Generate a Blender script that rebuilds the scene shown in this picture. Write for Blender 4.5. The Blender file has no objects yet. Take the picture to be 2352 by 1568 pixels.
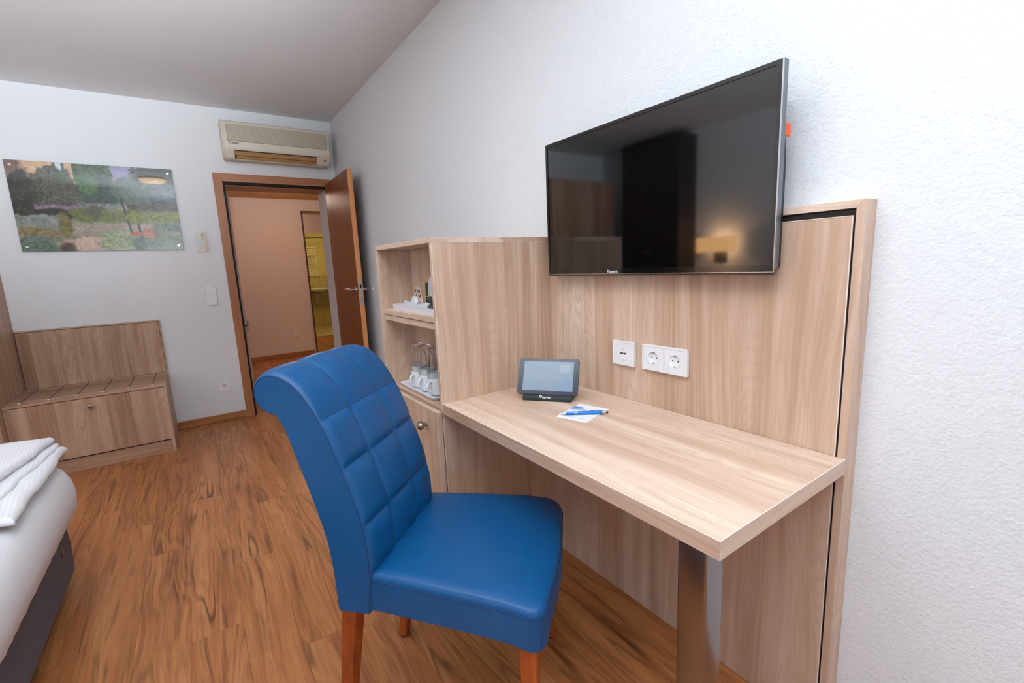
import bpy, bmesh, math, random
import numpy as np
from mathutils import Vector, Matrix, Euler
random.seed(7); np.random.seed(7)
PI = math.pi
C = bpy.context.scene.collection
sc = bpy.context.scene

# ------------------------------------------------------------------ camera
cam_d = bpy.data.cameras.new('camera'); cam = bpy.data.objects.new('camera', cam_d); C.objects.link(cam)
R = Matrix(((0.8196, -0.5713, -0.0438), (0.1308, 0.1122, 0.985), (0.5578, 0.8131, -0.1667)))   # rows: right, up, forward
def _n(v): return v.normalized()
fw = _n(Vector(R[2])); rt = _n(Vector(R[0]) - fw * fw.dot(Vector(R[0]))); up = rt.cross(fw)
M = Matrix((rt, up, -fw)).transposed().to_4x4(); M.translation = Vector((-1.2292, -4.5465, 1.2219))
cam.matrix_world = M
cam_d.sensor_width = 36.0; cam_d.sensor_fit = 'HORIZONTAL'; cam_d.lens = 36.0 * 1058.4271 / 2352
cam_d.clip_start = 0.05; cam_d.clip_end = 60
sc.camera = cam

# ------------------------------------------------------------------ exposure, world, lights
sc.view_settings.view_transform = 'Standard'; sc.view_settings.look = 'None'
sc.view_settings.gamma = 1.0; sc.view_settings.use_curve_mapping = False
sc.view_settings.exposure = 0.0
w = bpy.data.worlds.new('sky'); sc.world = w; w.use_nodes = True
w.node_tree.nodes['Background'].inputs[0].default_value = (0.70, 0.85, 1.0, 1)
w.node_tree.nodes['Background'].inputs[1].default_value = 2.2

def area(name, loc, rot, sx, sy, power, col):
    l = bpy.data.lights.new(name, 'AREA'); l.shape = 'RECTANGLE'; l.size = sx; l.size_y = sy; l.energy = power; l.color = col
    o = bpy.data.objects.new(name, l); C.objects.link(o); o.location = loc; o.rotation_euler = rot; return o
def point(name, loc, r, power, col):
    l = bpy.data.lights.new(name, 'POINT'); l.shadow_soft_size = r; l.energy = power; l.color = col
    o = bpy.data.objects.new(name, l); C.objects.link(o); o.location = loc; return o
CEIL = 2.5475
# daylight entering by the window in the left wall, beyond the bed head
area('window_daylight_left', (-3.83, -4.95, 1.45), (0, -PI/2, 0), 1.3, 1.5, 16, (0.84, 0.92, 1.0))
# the photographer's flash, bounced off the ceiling above and behind the camera; second spot added to fill the back wall
for aim, watt, cone in (((-0.95, -4.85, CEIL), 530, 112), ((-1.95, -3.05, CEIL), 690, 95)):
    fl_d = bpy.data.lights.new('bounce_flash_and_fill', 'SPOT'); fl_d.energy = watt; fl_d.color = (0.82, 0.93, 1.0); fl_d.spot_size = math.radians(cone); fl_d.spot_blend = 1.0; fl_d.shadow_soft_size = 0.04
    fl_o = bpy.data.objects.new('bounce_flash_and_fill', fl_d); C.objects.link(fl_o); fl_o.location = (-1.32, -4.55, 1.40)
    fl_o.rotation_euler = (Vector(aim) - fl_o.location).to_track_quat('-Z', 'Y').to_euler()
# the round ceiling lamp, the bedside lamp, the hall and bathroom lamps
point('bedside_lamp_light', (-3.50, -1.76, 1.33), 0.05, 9, (1.0, 0.72, 0.45))
point('hall_lamp_light', (-0.15, 1.7, 2.12), 0.08, 14, (1.0, 0.80, 0.66))
point('bathroom_lamp_light', (0.85, 0.72, 2.10), 0.06, 13, (1.0, 0.78, 0.22))

# ------------------------------------------------------------------ helpers
def new_obj(name, bm, mat=None, parent=None, world=True, smooth=False):
    """link a bmesh as one object; its coordinates are world ones unless world=False (then local to parent)"""
    me = bpy.data.meshes.new(name)
    o = bpy.data.objects.new(name, me); C.objects.link(o)
    if parent is not None:
        o.parent = parent
        if world:
            off = Vector((0, 0, 0)); p = parent
            while p is not None: off += p.location; p = p.parent
            bmesh.ops.translate(bm, verts=bm.verts, vec=-off)
    elif world and bm.verts:                       # origin at the middle of the base
        mn = Vector([min(v.co[i] for v in bm.verts) for i in range(3)]); mx = Vector([max(v.co[i] for v in bm.verts) for i in range(3)])
        c = (mn + mx) / 2; c.z = mn.z
        bmesh.ops.translate(bm, verts=bm.verts, vec=-c); o.location = c
    bmesh.ops.recalc_face_normals(bm, faces=bm.faces)
    for f in bm.faces: f.smooth = smooth
    bm.to_mesh(me); bm.free()
    if smooth:
        try: me.set_sharp_from_angle(angle=math.radians(38))
        except Exception: pass
    if mat:
        for m in (mat if isinstance(mat, (list, tuple)) else [mat]): me.materials.append(m)
    return o
def thing(name, label, cat, loc=(0, 0, 0), rotz=0, group=None):
    o = bpy.data.objects.new(name, None); C.objects.link(o); o.empty_display_size = 0.05
    o.location = loc; o.rotation_euler = (0, 0, rotz); o['label'] = label; o['category'] = cat
    if group: o['group'] = group
    return o
def tag(o, label, cat, group=None):
    o['label'] = label; o['category'] = cat
    if group: o['group'] = group
    return o
def struct(o): o['kind'] = 'structure'; return o
def box(bm, x0, x1, y0, y1, z0, z1, bev=0.0, seg=1, mi=0):
    g = bmesh.ops.create_cube(bm, size=1)
    vs = g['verts']
    for v in vs: v.co = Vector(((x0+x1)/2 + v.co.x*abs(x1-x0), (y0+y1)/2 + v.co.y*abs(y1-y0), (z0+z1)/2 + v.co.z*abs(z1-z0)))
    fs = set(f for v in vs for f in v.link_faces)
    for f in fs: f.material_index = mi
    if bev > 0:
        es = list(set(e for v in vs for e in v.link_edges))
        bmesh.ops.bevel(bm, geom=es, offset=bev, segments=seg, profile=0.5, affect='EDGES')
    return bm
def B(x0, x1, y0, y1, z0, z1, bev=0.0, seg=1):
    return box(bmesh.new(), x0, x1, y0, y1, z0, z1, bev, seg)
def tube(bm, pts, r, n=10, closed=False, caps=True):
    pts = [Vector(p) for p in pts]; rings = []; N = len(pts)
    prev = None
    for i, p in enumerate(pts):
        if closed: t = (pts[(i+1) % N] - pts[i-1]).normalized()
        else: t = (pts[min(i+1, N-1)] - pts[max(i-1, 0)]).normalized()
        if prev is None:
            a = Vector((0, 0, 1)) if abs(t.z) < 0.9 else Vector((1, 0, 0))
            u = t.cross(a).normalized()
        else:
            u = (prev - t * prev.dot(t)).normalized()
        prev = u; v = t.cross(u); rr = r[i] if isinstance(r, (list, tuple)) else r
        rings.append([bm.verts.new(p + (u*math.cos(2*PI*k/n) + v*math.sin(2*PI*k/n)) * rr) for k in range(n)])
    for i in range(N if closed else N-1):
        a, b = rings[i], rings[(i+1) % N]
        for k in range(n): bm.faces.new((a[k], a[(k+1) % n], b[(k+1) % n], b[k]))
    if caps and not closed:
        bm.faces.new(rings[0][::-1]); bm.faces.new(rings[-1])
    return bm
def lathe(bm, prof, c, axis='z', n=32, cap0=True):
    """prof: (radius, height) pairs from start to end, closed with caps when the radius is above zero"""
    c = Vector(c); rings = []
    ax = {'z': (Vector((1,0,0)), Vector((0,1,0)), Vector((0,0,1))), 'x': (Vector((0,1,0)), Vector((0,0,1)), Vector((1,0,0))),
          'y': (Vector((1,0,0)), Vector((0,0,1)), Vector((0,1,0)))}[axis] if isinstance(axis, str) else axis
    for r, h in prof:
        if r <= 1e-6: rings.append([bm.verts.new(c + ax[2]*h)])
        else: rings.append([bm.verts.new(c + ax[2]*h + (ax[0]*math.cos(2*PI*k/n) + ax[1]*math.sin(2*PI*k/n))*r) for k in range(n)])
    for a, b in zip(rings, rings[1:]):
        if len(a) == 1 and len(b) == 1: continue
        for k in range(n):
            k2 = (k+1) % n
            if len(a) == 1: bm.faces.new((a[0], b[k], b[k2]))
            elif len(b) == 1: bm.faces.new((a[k], a[k2], b[0]))
            else: bm.faces.new((a[k], a[k2], b[k2], b[k]))
    if len(rings[0]) > 1 and cap0: bm.faces.new(rings[0][::-1])
    if len(rings[-1]) > 1: bm.faces.new(rings[-1])
    return bm
def prism(bm, poly, axis, a, b, mi=0):
    """extrude a polygon: axis 'x' -> poly is (y,z); 'y' -> (x,z); 'z' -> (x,y)"""
    def P(p, t): return {'x': Vector((t, p[0], p[1])), 'y': Vector((p[0], t, p[1])), 'z': Vector((p[0], p[1], t))}[axis]
    A = [bm.verts.new(P(p, a)) for p in poly]; Bv = [bm.verts.new(P(p, b)) for p in poly]; n = len(poly)
    fs = [bm.faces.new(A[::-1]), bm.faces.new(Bv)]
    for k in range(n): fs.append(bm.faces.new((A[k], A[(k+1) % n], Bv[(k+1) % n], Bv[k])))
    for f in fs: f.material_index = mi
    return bm
def rrect(w, h, r, n=5):
    pts = []
    for cx, cy, a0 in ((w/2-r, h/2-r, 0), (-w/2+r, h/2-r, PI/2), (-w/2+r, -h/2+r, PI), (w/2-r, -h/2+r, 3*PI/2)):
        for k in range(n+1):
            a = a0 + PI/2*k/n; pts.append((cx + r*math.cos(a), cy + r*math.sin(a)))
    return pts
def frame_xform(bm, origin, ex, ey, ez):
    """move a bmesh built in a local frame to the world"""
    m = Matrix((Vector(ex), Vector(ey), Vector(ez))).transposed().to_4x4(); m.translation = Vector(origin)
    bmesh.ops.transform(bm, matrix=m, verts=bm.verts); return bm
def text_mesh(name, s, size, mat, parent, origin, ex, ey, bold=0.0):
    cu = bpy.data.curves.new(name, 'FONT'); cu.body = s; cu.size = size; cu.extrude = 0.0002; cu.offset = bold; cu.align_x = 'LEFT'
    to = bpy.data.objects.new(name+'_t', cu); C.objects.link(to)
    bpy.context.view_layer.update()
    me = bpy.data.meshes.new_from_object(to.evaluated_get(bpy.context.evaluated_depsgraph_get()))
    bpy.data.objects.remove(to, do_unlink=True); bpy.data.curves.remove(cu)
    bm = bmesh.new(); bm.from_mesh(me); bpy.data.meshes.remove(me)
    ex = Vector(ex).normalized(); ey = Vector(ey).normalized()
    frame_xform(bm, origin, ex, ey, ex.cross(ey))
    return new_obj(name, bm, mat, parent)
def catmull(pts, per=6, closed=False):
    P = [Vector(p) for p in pts]; out = []; N = len(P)
    rng = range(N if closed else N-1)
    for i in rng:
        p0 = P[i-1] if (closed or i > 0) else P[0]; p1 = P[i]; p2 = P[(i+1) % N]; p3 = P[(i+2) % N] if (closed or i+2 < N) else P[-1]
        for k in range(per):
            t = k/per
            out.append(0.5*((2*p1) + (p2-p0)*t + (2*p0-5*p1+4*p2-p3)*t*t + (3*p1-p0-3*p2+p3)*t**3))
    if not closed: out.append(P[-1])
    return out

# ------------------------------------------------------------------ materials
def srgb(r, g, b):
    f = lambda c: (c/255/12.92) if c/255 <= 0.04045 else ((c/255+0.055)/1.055)**2.4
    return (f(r), f(g), f(b), 1)
class NT:
    def __init__(s, name):
        s.m = bpy.data.materials.new(name); s.m.use_nodes = True; s.t = s.m.node_tree; s.t.nodes.clear()
        s.out = s.t.nodes.new('ShaderNodeOutputMaterial'); s.p = s.t.nodes.new('ShaderNodeBsdfPrincipled')
        s.t.links.new(s.p.outputs[0], s.out.inputs[0])
    def n(s, typ, **kw):
        nd = s.t.nodes.new(typ)
        for k, v in kw.items(): setattr(nd, k, v)
        return nd
    def l(s, a, b): s.t.links.new(a, b)
    def math(s, op, a, b=None, c=None):
        nd = s.n('ShaderNodeMath', operation=op)
        for i, v in enumerate((a, b, c)):
            if v is None: continue
            if isinstance(v, (int, float)): nd.inputs[i].default_value = v
            else: s.l(v, nd.inputs[i])
        return nd.outputs[0]
    def vec(s, x, y, z=0.0):
        nd = s.n('ShaderNodeCombineXYZ')
        for i, v in enumerate((x, y, z)):
            if isinstance(v, (int, float)): nd.inputs[i].default_value = v
            else: s.l(v, nd.inputs[i])
        return nd.outputs[0]
    def noise(s, v, scale=1.0, detail=2.0, rough=0.5):
        nd = s.n('ShaderNodeTexNoise'); nd.inputs['Scale'].default_value = scale; nd.inputs['Detail'].default_value = detail
        nd.inputs['Roughness'].default_value = rough; s.l(v, nd.inputs['Vector']); return nd.outputs['Fac']
    def ramp(s, f, stops, interp='LINEAR'):
        nd = s.n('ShaderNodeValToRGB'); nd.color_ramp.interpolation = interp; e = nd.color_ramp.elements
        while len(e) < len(stops): e.new(0.5)
        for el, (p, c) in zip(e, stops): el.position = p; el.color = c if len(c) == 4 else (*c, 1)
        s.l(f, nd.inputs[0]); return nd.outputs[0]
    def mix(s, f, a, b, mode='MIX'):
        nd = s.n('ShaderNodeMix', data_type='RGBA', blend_type=mode)
        if isinstance(f, (int, float)): nd.inputs[0].default_value = f
        else: s.l(f, nd.inputs[0])
        for i, v in ((6, a), (7, b)):
            if isinstance(v, (tuple, list)): nd.inputs[i].default_value = v
            else: s.l(v, nd.inputs[i])
        return nd.outputs[2]
    def bump(s, h, strength, dist):
        nd = s.n('ShaderNodeBump'); nd.inputs['Strength'].default_value = strength; nd.inputs['Distance'].default_value = dist
        s.l(h, nd.inputs['Height']); s.l(nd.outputs[0], s.p.inputs['Normal'])
    def set(s, **kw):
        for k, v in kw.items(): s.p.inputs[k.replace('_', ' ')].default_value = v
        return s
def plain(name, col, rough=0.5, metal=0.0, coat=0.0, var=0.03, nscale=30, bump=0.0, bdist=0.001, **kw):
    s = NT(name); tc = s.n('ShaderNodeTexCoord').outputs['Object']
    f = s.noise(tc, nscale, 3)
    c2 = tuple(min(1, max(0, c*(1-var*2))) for c in col[:3]) + (1,)
    s.l(s.mix(f, col, c2), s.p.inputs['Base Color'])
    s.set(Roughness=rough, Metallic=metal); s.p.inputs['Coat Weight'].default_value = coat
    if bump: s.bump(s.noise(tc, nscale*6, 2), bump, bdist)
    for k, v in kw.items(): s.p.inputs[k.replace('_', ' ')].default_value = v
    return s.m
def plaster(name, col, bump=0.5, scale=1.0):
    s = NT(name); tc = s.n('ShaderNodeTexCoord').outputs['Object']
    a = s.noise(tc, 95*scale, 3, 0.55); b = s.noise(tc, 38*scale, 2, 0.5); v = s.n('ShaderNodeTexVoronoi'); v.inputs['Scale'].default_value = 120*scale
    s.l(tc, v.inputs['Vector'])
    h = s.math('ADD', s.math('MULTIPLY', a, 0.8), s.math('ADD', s.math('MULTIPLY', b, 0.7), s.math('MULTIPLY', v.outputs['Distance'], 0.25)))
    big = s.noise(tc, 1.7, 2)
    s.l(s.mix(big, col, tuple(c*0.965 for c in col[:3]) + (1,)), s.p.inputs['Base Color'])
    s.set(Roughness=0.85); s.bump(h, bump, 0.0035); return s.m
def woodmat(name, cols, axis, across, rings=0.5, dark=0.25, streak=1.0, rough=0.42, freq=1.0, board=8.0, rnd=False, ringn=26.0, bump=0.12, spec=0.5, contrast=1.0, sh=0.0, dkr=(0.57, 0.72), veinf=(30, 1.9), fldf=(7.5, 1.25), thin=0.0):
    """cols: light, mid, dark, streak. axis: grain direction; across: weights (x,y,z) of the coordinate that runs over the grain"""
    s = NT(name); tc = s.n('ShaderNodeTexCoord').outputs['Object']; sep = s.n('ShaderNodeSeparateXYZ'); s.l(tc, sep.inputs[0])
    u = None
    for i, wt in enumerate(across):
        if wt:
            t = s.math('MULTIPLY', sep.outputs[i], wt); u = t if u is None else s.math('ADD', u, t)
    g = sep.outputs['xyz'.index(axis)]
    if rnd:
        oi = s.n('ShaderNodeObjectInfo').outputs['Random']
        u = s.math('ADD', u, s.math('MULTIPLY', oi, 37.0)); g = s.math('ADD', g, s.math('MULTIPLY', oi, 91.0))
    u = s.math('ADD', u, sh)
    u = s.math('MULTIPLY', u, freq); g = s.math('MULTIPLY', g, freq)
    warp = s.math('MULTIPLY', s.math('SUBTRACT', s.noise(s.vec(s.math('MULTIPLY', u, 5), s.math('MULTIPLY', g, 1.3)), 1, 1.5), 0.5), 0.075)
    uw = s.math('ADD', u, warp)
    bid = s.math('FLOOR', s.math('MULTIPLY', u, board)); wn = s.n('ShaderNodeTexWhiteNoise', noise_dimensions='1D'); s.l(bid, wn.inputs['W'])
    gb = s.math('ADD', g, s.math('MULTIPLY', wn.outputs['Value'], 7.0))
    tone = s.noise(s.vec(s.math('MULTIPLY', uw, 16), s.math('MULTIPLY', gb, 0.7)), 1, 3, 0.55)
    tone = s.math('ADD', s.math('MULTIPLY', tone, 0.75), s.math('MULTIPLY', wn.outputs['Value'], 0.25))
    base = s.ramp(tone, [(0.5-0.24/contrast, cols[2]), (0.5, cols[1]), (0.5+0.22/contrast, cols[0])])
    # growth rings: contour lines of a smooth field
    fld = s.noise(s.vec(s.math('MULTIPLY', uw, fldf[0]), s.math('MULTIPLY', gb, fldf[1])), 1, 2.0, 0.4)
    rg = s.math('SINE', s.math('MULTIPLY', fld, ringn*6.28))
    rg = s.math('POWER', s.math('MULTIPLY', s.math('ADD', rg, 1.0), 0.5), 2.2)
    msk = s.ramp(s.noise(s.vec(s.math('MULTIPLY', uw, 5), s.math('MULTIPLY', gb, 0.9), 3.3), 1, 1), [(0.38, (0, 0, 0)), (0.58, (1, 1, 1))])
    c1 = s.mix(s.math('MULTIPLY', s.math('MULTIPLY', rg, rings), msk), base, cols[2])
    # fine streaks
    fs = s.noise(s.vec(s.math('MULTIPLY', uw, 260), s.math('MULTIPLY', gb, 5)), 1, 4, 0.7)
    c2 = s.mix(s.math('MULTIPLY', s.ramp(fs, [(0.42, (0, 0, 0)), (0.68, (1, 1, 1))]), 0.42*streak), c1, cols[2])
    fs2 = s.noise(s.vec(s.math('MULTIPLY', uw, 90), s.math('MULTIPLY', gb, 2), 5.0), 1, 3, 0.6)
    c3 = s.mix(s.math('MULTIPLY', s.ramp(fs2, [(0.45, (0, 0, 0)), (0.7, (1, 1, 1))]), 0.35*streak), c2, cols[0])
    # dark veins
    dk = s.noise(s.vec(s.math('MULTIPLY', uw, veinf[0]), s.math('MULTIPLY', gb, veinf[1]), 9.0), 1, 4, 0.6)
    c4 = s.mix(s.math('MULTIPLY', s.ramp(dk, [(dkr[0], (0, 0, 0)), (dkr[1], (1, 1, 1))]), dark), c3, cols[3])
    if thin:      # dark veins that follow the growth rings, gathered in patches
        tl = s.math('POWER', s.math('MULTIPLY', s.math('ADD', s.math('SINE', s.math('MULTIPLY', fld, ringn*2.7)), 1.0), 0.5), 12)
        tm = s.ramp(s.noise(s.vec(s.math('MULTIPLY', uw, 7), s.math('MULTIPLY', gb, 1.5), 17.0), 1, 3, 0.65), [(0.45, (0, 0, 0)), (0.61, (1, 1, 1))])
        c4 = s.mix(s.math('MULTIPLY', s.math('MULTIPLY', tl, tm), thin), c4, cols[3])
        pt = s.ramp(s.noise(s.vec(s.math('MULTIPLY', uw, 9), s.math('MULTIPLY', gb, 1.1), 23.0), 1, 3, 0.6), [(0.50, (0, 0, 0)), (0.75, (1, 1, 1))])
        c4 = s.mix(s.math('MULTIPLY', pt, 0.6), c4, cols[2])
    s.l(c4, s.p.inputs['Base Color'])
    s.set(Roughness=rough); s.p.inputs['Specular IOR Level'].default_value = spec
    if bump: s.bump(fs, bump, 0.0006)
    return s.m

LIGHTC = [srgb(229, 206, 187), srgb(211, 181, 158), srgb(187, 153, 129), srgb(156, 118, 92)]
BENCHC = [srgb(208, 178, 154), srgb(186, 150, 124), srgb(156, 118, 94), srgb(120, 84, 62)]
def lam(n, axis, ac, cols=LIGHTC, **k): return woodmat(n, cols, axis, ac, rings=0.42, dark=0.3, streak=1.0, rough=0.45, contrast=1.5, **k)
W_V = lam('laminate_vertical', 'z', (1.0, 1.0, 0.0))
W_H = lam('laminate_desk_top', 'y', (1.0, 0.0, 1.0), sh=0.31)
W_Y = lam('laminate_edge_lengthwise', 'y', (1.0, 0.0, 1.0), board=3)
W_X = lam('laminate_edge_crosswise', 'x', (0.0, 1.0, 1.0), board=3)
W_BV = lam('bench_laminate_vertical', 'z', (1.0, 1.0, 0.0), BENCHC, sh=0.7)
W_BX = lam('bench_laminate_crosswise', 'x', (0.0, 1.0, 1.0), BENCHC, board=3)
FLC = [srgb(212, 148, 96), srgb(188, 120, 70), srgb(142, 84, 46), srgb(60, 30, 16)]
W_FLOOR = woodmat('floor_laminate', FLC, 'y', (1.0, 0, 0), rings=0.8, dark=0.4, streak=1.3, rough=0.38, board=0.001, rnd=True, ringn=15, fldf=(8.5, 0.85), thin=0.65, spec=0.45, contrast=1.25, dkr=(0.56, 0.68), veinf=(48, 2.0), bump=0.08)
DRC = [srgb(176, 108, 62), srgb(158, 90, 48), srgb(132, 70, 36), srgb(100, 50, 26)]
FRC = [srgb(196, 136, 92), srgb(178, 116, 74), srgb(152, 92, 56), srgb(118, 66, 38)]
W_LEAF = woodmat('door_leaf_shaded_veneer', [srgb(158, 92, 48), srgb(138, 74, 36), srgb(112, 56, 26), srgb(84, 40, 18)], 'z', (1, 1, 0), rings=0.15, dark=0.1, streak=0.8, rough=0.4, contrast=0.7)  # darker than the frame: shade on the open leaf put into its colour
W_DOOR = woodmat('door_beech_veneer', FRC, 'z', (1, 1, 0), rings=0.15, dark=0.1, streak=0.8, rough=0.4, contrast=0.7)
W_DOORX = woodmat('door_beech_veneer_crosswise', FRC, 'x', (0, 1, 1), rings=0.15, dark=0.1, streak=0.8, rough=0.4, contrast=0.7)
W_LEG = woodmat('cherry_chair_leg', [srgb(196, 104, 44), srgb(172, 82, 32), srgb(128, 52, 20), srgb(80, 30, 14)], 'z', (1, 1, 0), rings=0.6, dark=0.2, streak=0.5, rough=0.35, ringn=14, contrast=0.8)
W_DARK = woodmat('dark_brown_veneer', [srgb(58, 40, 32), srgb(44, 30, 24), srgb(30, 20, 16), srgb(18, 12, 10)], 'z', (1, 1, 0), rings=0.2, dark=0.2, rough=0.5)
M_WALL = plaster('textured_white_plaster', srgb(235, 238, 242), 0.55, 1.15)
M_WALL2 = plaster('smooth_white_plaster', srgb(234, 235, 238), 0.18)
M_CEIL = plaster('ceiling_paint', srgb(230, 229, 231), 0.10)
M_HALL = plaster('hall_plaster', srgb(230, 214, 208), 0.12)
M_WHITE = plain('white_plastic', srgb(242, 242, 244), 0.35, var=0.01)
M_WHITE2 = plain('off_white_socket_plastic', srgb(236, 235, 238), 0.4, var=0.01)
M_GAP = plain('dark_shadow_gap', srgb(36, 26, 22), 0.8)
M_BLACKGAP = plain('black_rubber_seal', srgb(8, 8, 9), 0.7)
M_TVGLASS = plain('tv_screen_glass', srgb(5, 5, 7), 0.05, var=0.0, coat=0.3, Specular_IOR_Level=0.8)
M_TVFRAME = plain('tv_black_frame', srgb(14, 14, 17), 0.12, coat=0.6)
M_TVSIDE = plain('tv_grey_metal_side', srgb(120, 126, 134), 0.3, metal=0.7)
M_TVBACK = plain('tv_back_plastic', srgb(30, 32, 36), 0.5)
M_CHROME = plain('brushed_steel', srgb(200, 200, 202), 0.22, metal=1.0, var=0.02)
M_POLISH = plain('polished_steel', srgb(150, 144, 143), 0.22, metal=1.0, var=0.0)
M_SATIN = plain('satin_nickel', srgb(170, 164, 156), 0.3, metal=1.0)
M_ORANGE = plain('orange_tag_plastic', srgb(240, 92, 30), 0.5)
M_CREAM = plain('cream_plastic', srgb(222, 211, 194), 0.45, var=0.02)
M_CREAM2 = plain('cream_grille', srgb(158, 144, 124), 0.55, var=0.03)
M_VENT = plain('yellowed_vent_plastic', srgb(186, 142, 92), 0.5)
M_LCD = plain('pale_blue_lcd', srgb(186, 208, 220), 0.3)
M_BUTTON = plain('orange_button', srgb(226, 150, 70), 0.5)
M_GREYB = plain('grey_button', srgb(90, 90, 92), 0.5)
M_CERAMIC = plain('white_porcelain', srgb(232, 238, 242), 0.15, coat=0.4, var=0.0)
M_TRAY = plain('white_tray_melamine', srgb(228, 228, 236), 0.3, var=0.01)
M_PAPER = plain('white_paper', srgb(236, 236, 240), 0.8, var=0.01)
M_SUGAR = plain('waxed_sachet_paper', srgb(228, 222, 206), 0.7, var=0.05)
M_PEACH = plain('peach_stick_paper', srgb(232, 206, 184), 0.6)
M_RED = plain('red_print', srgb(150, 36, 30), 0.6)
M_DKPRINT = plain('black_print', srgb(50, 46, 44), 0.6)
M_GREEN = plain('dark_green_foil', srgb(14, 74, 44), 0.4)
M_YELLOW = plain('yellow_foil', srgb(240, 170, 30), 0.4)
M_KETTLE = plain('grey_kettle_plastic', srgb(178, 178, 186), 0.35)
M_DKGREY = plain('dark_grey_plastic', srgb(62, 60, 64), 0.45)
M_BLUE = plain('blue_pen_barrel', srgb(22, 124, 214), 0.25, metal=0.35, coat=0.4)
M_TABBEZEL = plain('slate_tablet_glass', srgb(44, 54, 66), 0.16, coat=0.5)
M_DOCK = plain('black_dock_plastic', srgb(34, 36, 40), 0.45)
M_SHEET = plain('white_bed_sheet', srgb(228, 228, 232), 0.85, var=0.02, nscale=8, bump=0.15)
M_GREYFAB = plain('charcoal_bed_fabric', srgb(106, 103, 114), 0.95, var=0.18, nscale=320, bump=0.4)
M_LABEL = plain('brown_leather_label', srgb(120, 92, 62), 0.6)
M_SHADE = NT('lamp_shade_lit'); M_SHADE.set(Roughness=0.9); M_SHADE.p.inputs['Base Color'].default_value = srgb(240, 210, 170)
M_SHADE.p.inputs['Emission Color'].default_value = srgb(255, 190, 120); M_SHADE.p.inputs['Emission Strength'].default_value = 6.0; M_SHADE = M_SHADE.m
M_DIFF = NT('ceiling_lamp_diffuser'); M_DIFF.p.inputs['Base Color'].default_value = srgb(250, 235, 215); M_DIFF.p.inputs['Emission Color'].default_value = srgb(255, 214, 160)
M_DIFF.p.inputs['Emission Strength'].default_value = 11.0; M_DIFF = M_DIFF.m
s = NT('tablet_screen_lit'); s.p.inputs['Base Color'].default_value = srgb(40, 48, 58); s.set(Roughness=0.12)
tc = s.n('ShaderNodeTexCoord').outputs['Object']; nn = s.noise(tc, 9, 2)
s.l(s.mix(nn, srgb(150, 178, 206), srgb(186, 204, 222)), s.p.inputs['Emission Color']); s.p.inputs['Emission Strength'].default_value = 0.62; M_SCREEN = s.m
M_MIRROR = plain('mirror_silvering', (0.86, 0.86, 0.86, 1), 0.01, metal=1.0, var=0.0)
M_GOLD = plain('brass_threshold', srgb(210, 170, 90), 0.3, metal=1.0)
M_TILE = plain('cream_bathroom_tile', srgb(196, 186, 150), 0.25, var=0.05)
M_GROUT = plain('tile_grout', srgb(110, 100, 80), 0.9)
M_TILEF = plain('cream_floor_tile', srgb(206, 192, 156), 0.3, var=0.05)
def glass(name):
    s = NT(name); s.p.inputs['Base Color'].default_value = (0.97, 0.98, 0.98, 1)
    s.set(Roughness=0.02); s.p.inputs['Transmission Weight'].default_value = 1.0; s.p.inputs['IOR'].default_value = 1.48
    return s.m
M_GLASS = glass('clear_drinking_glass'); M_PANE = glass('window_pane_glass'); M_PANE.node_tree.nodes['Principled BSDF'].inputs['IOR'].default_value = 1.02
# blue leatherette
s = NT('blue_leatherette'); tc = s.n('ShaderNodeTexCoord').outputs['Object']
vor = s.n('ShaderNodeTexVoronoi'); vor.inputs['Scale'].default_value = 620; s.l(tc, vor.inputs['Vector'])
s.l(s.mix(s.noise(tc, 12, 3), srgb(3, 82, 138), srgb(4, 72, 122)), s.p.inputs['Base Color'])
s.set(Roughness=0.38); s.p.inputs['Specular IOR Level'].default_value = 0.4
s.bump(s.math('ADD', vor.outputs['Distance'], s.math('MULTIPLY', s.noise(tc, 26, 2), 1.2)), 0.22, 0.0009); M_LEATHER = s.m
M_SEAM = plain('blue_seam_thread', srgb(10, 52, 104), 0.6)
# striped duvet satin
s = NT('striped_damask_cotton'); tc = s.n('ShaderNodeTexCoord').outputs['Object']; sep = s.n('ShaderNodeSeparateXYZ'); s.l(tc, sep.inputs[0])
gn = s.n('ShaderNodeNewGeometry'); gs_ = s.n('ShaderNodeSeparateXYZ'); s.l(gn.outputs['True Normal'], gs_.inputs[0])
flat = s.ramp(gs_.outputs[2], [(0.55, (0, 0, 0)), (0.85, (1, 1, 1))])
st = s.math('MULTIPLY', flat, s.math('SINE', s.math('MULTIPLY', s.math('ADD', sep.outputs[0], s.math('MULTIPLY', sep.outputs[1], 0.12)), 2*PI/0.011)))
s.l(s.mix(s.math('MULTIPLY', s.math('ADD', st, 1), 0.5), srgb(230, 230, 236), srgb(238, 238, 243)), s.p.inputs['Base Color'])
s.set(Roughness=0.8); s.bump(st, 0.15, 0.0010); M_DUVET = s.m

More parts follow.
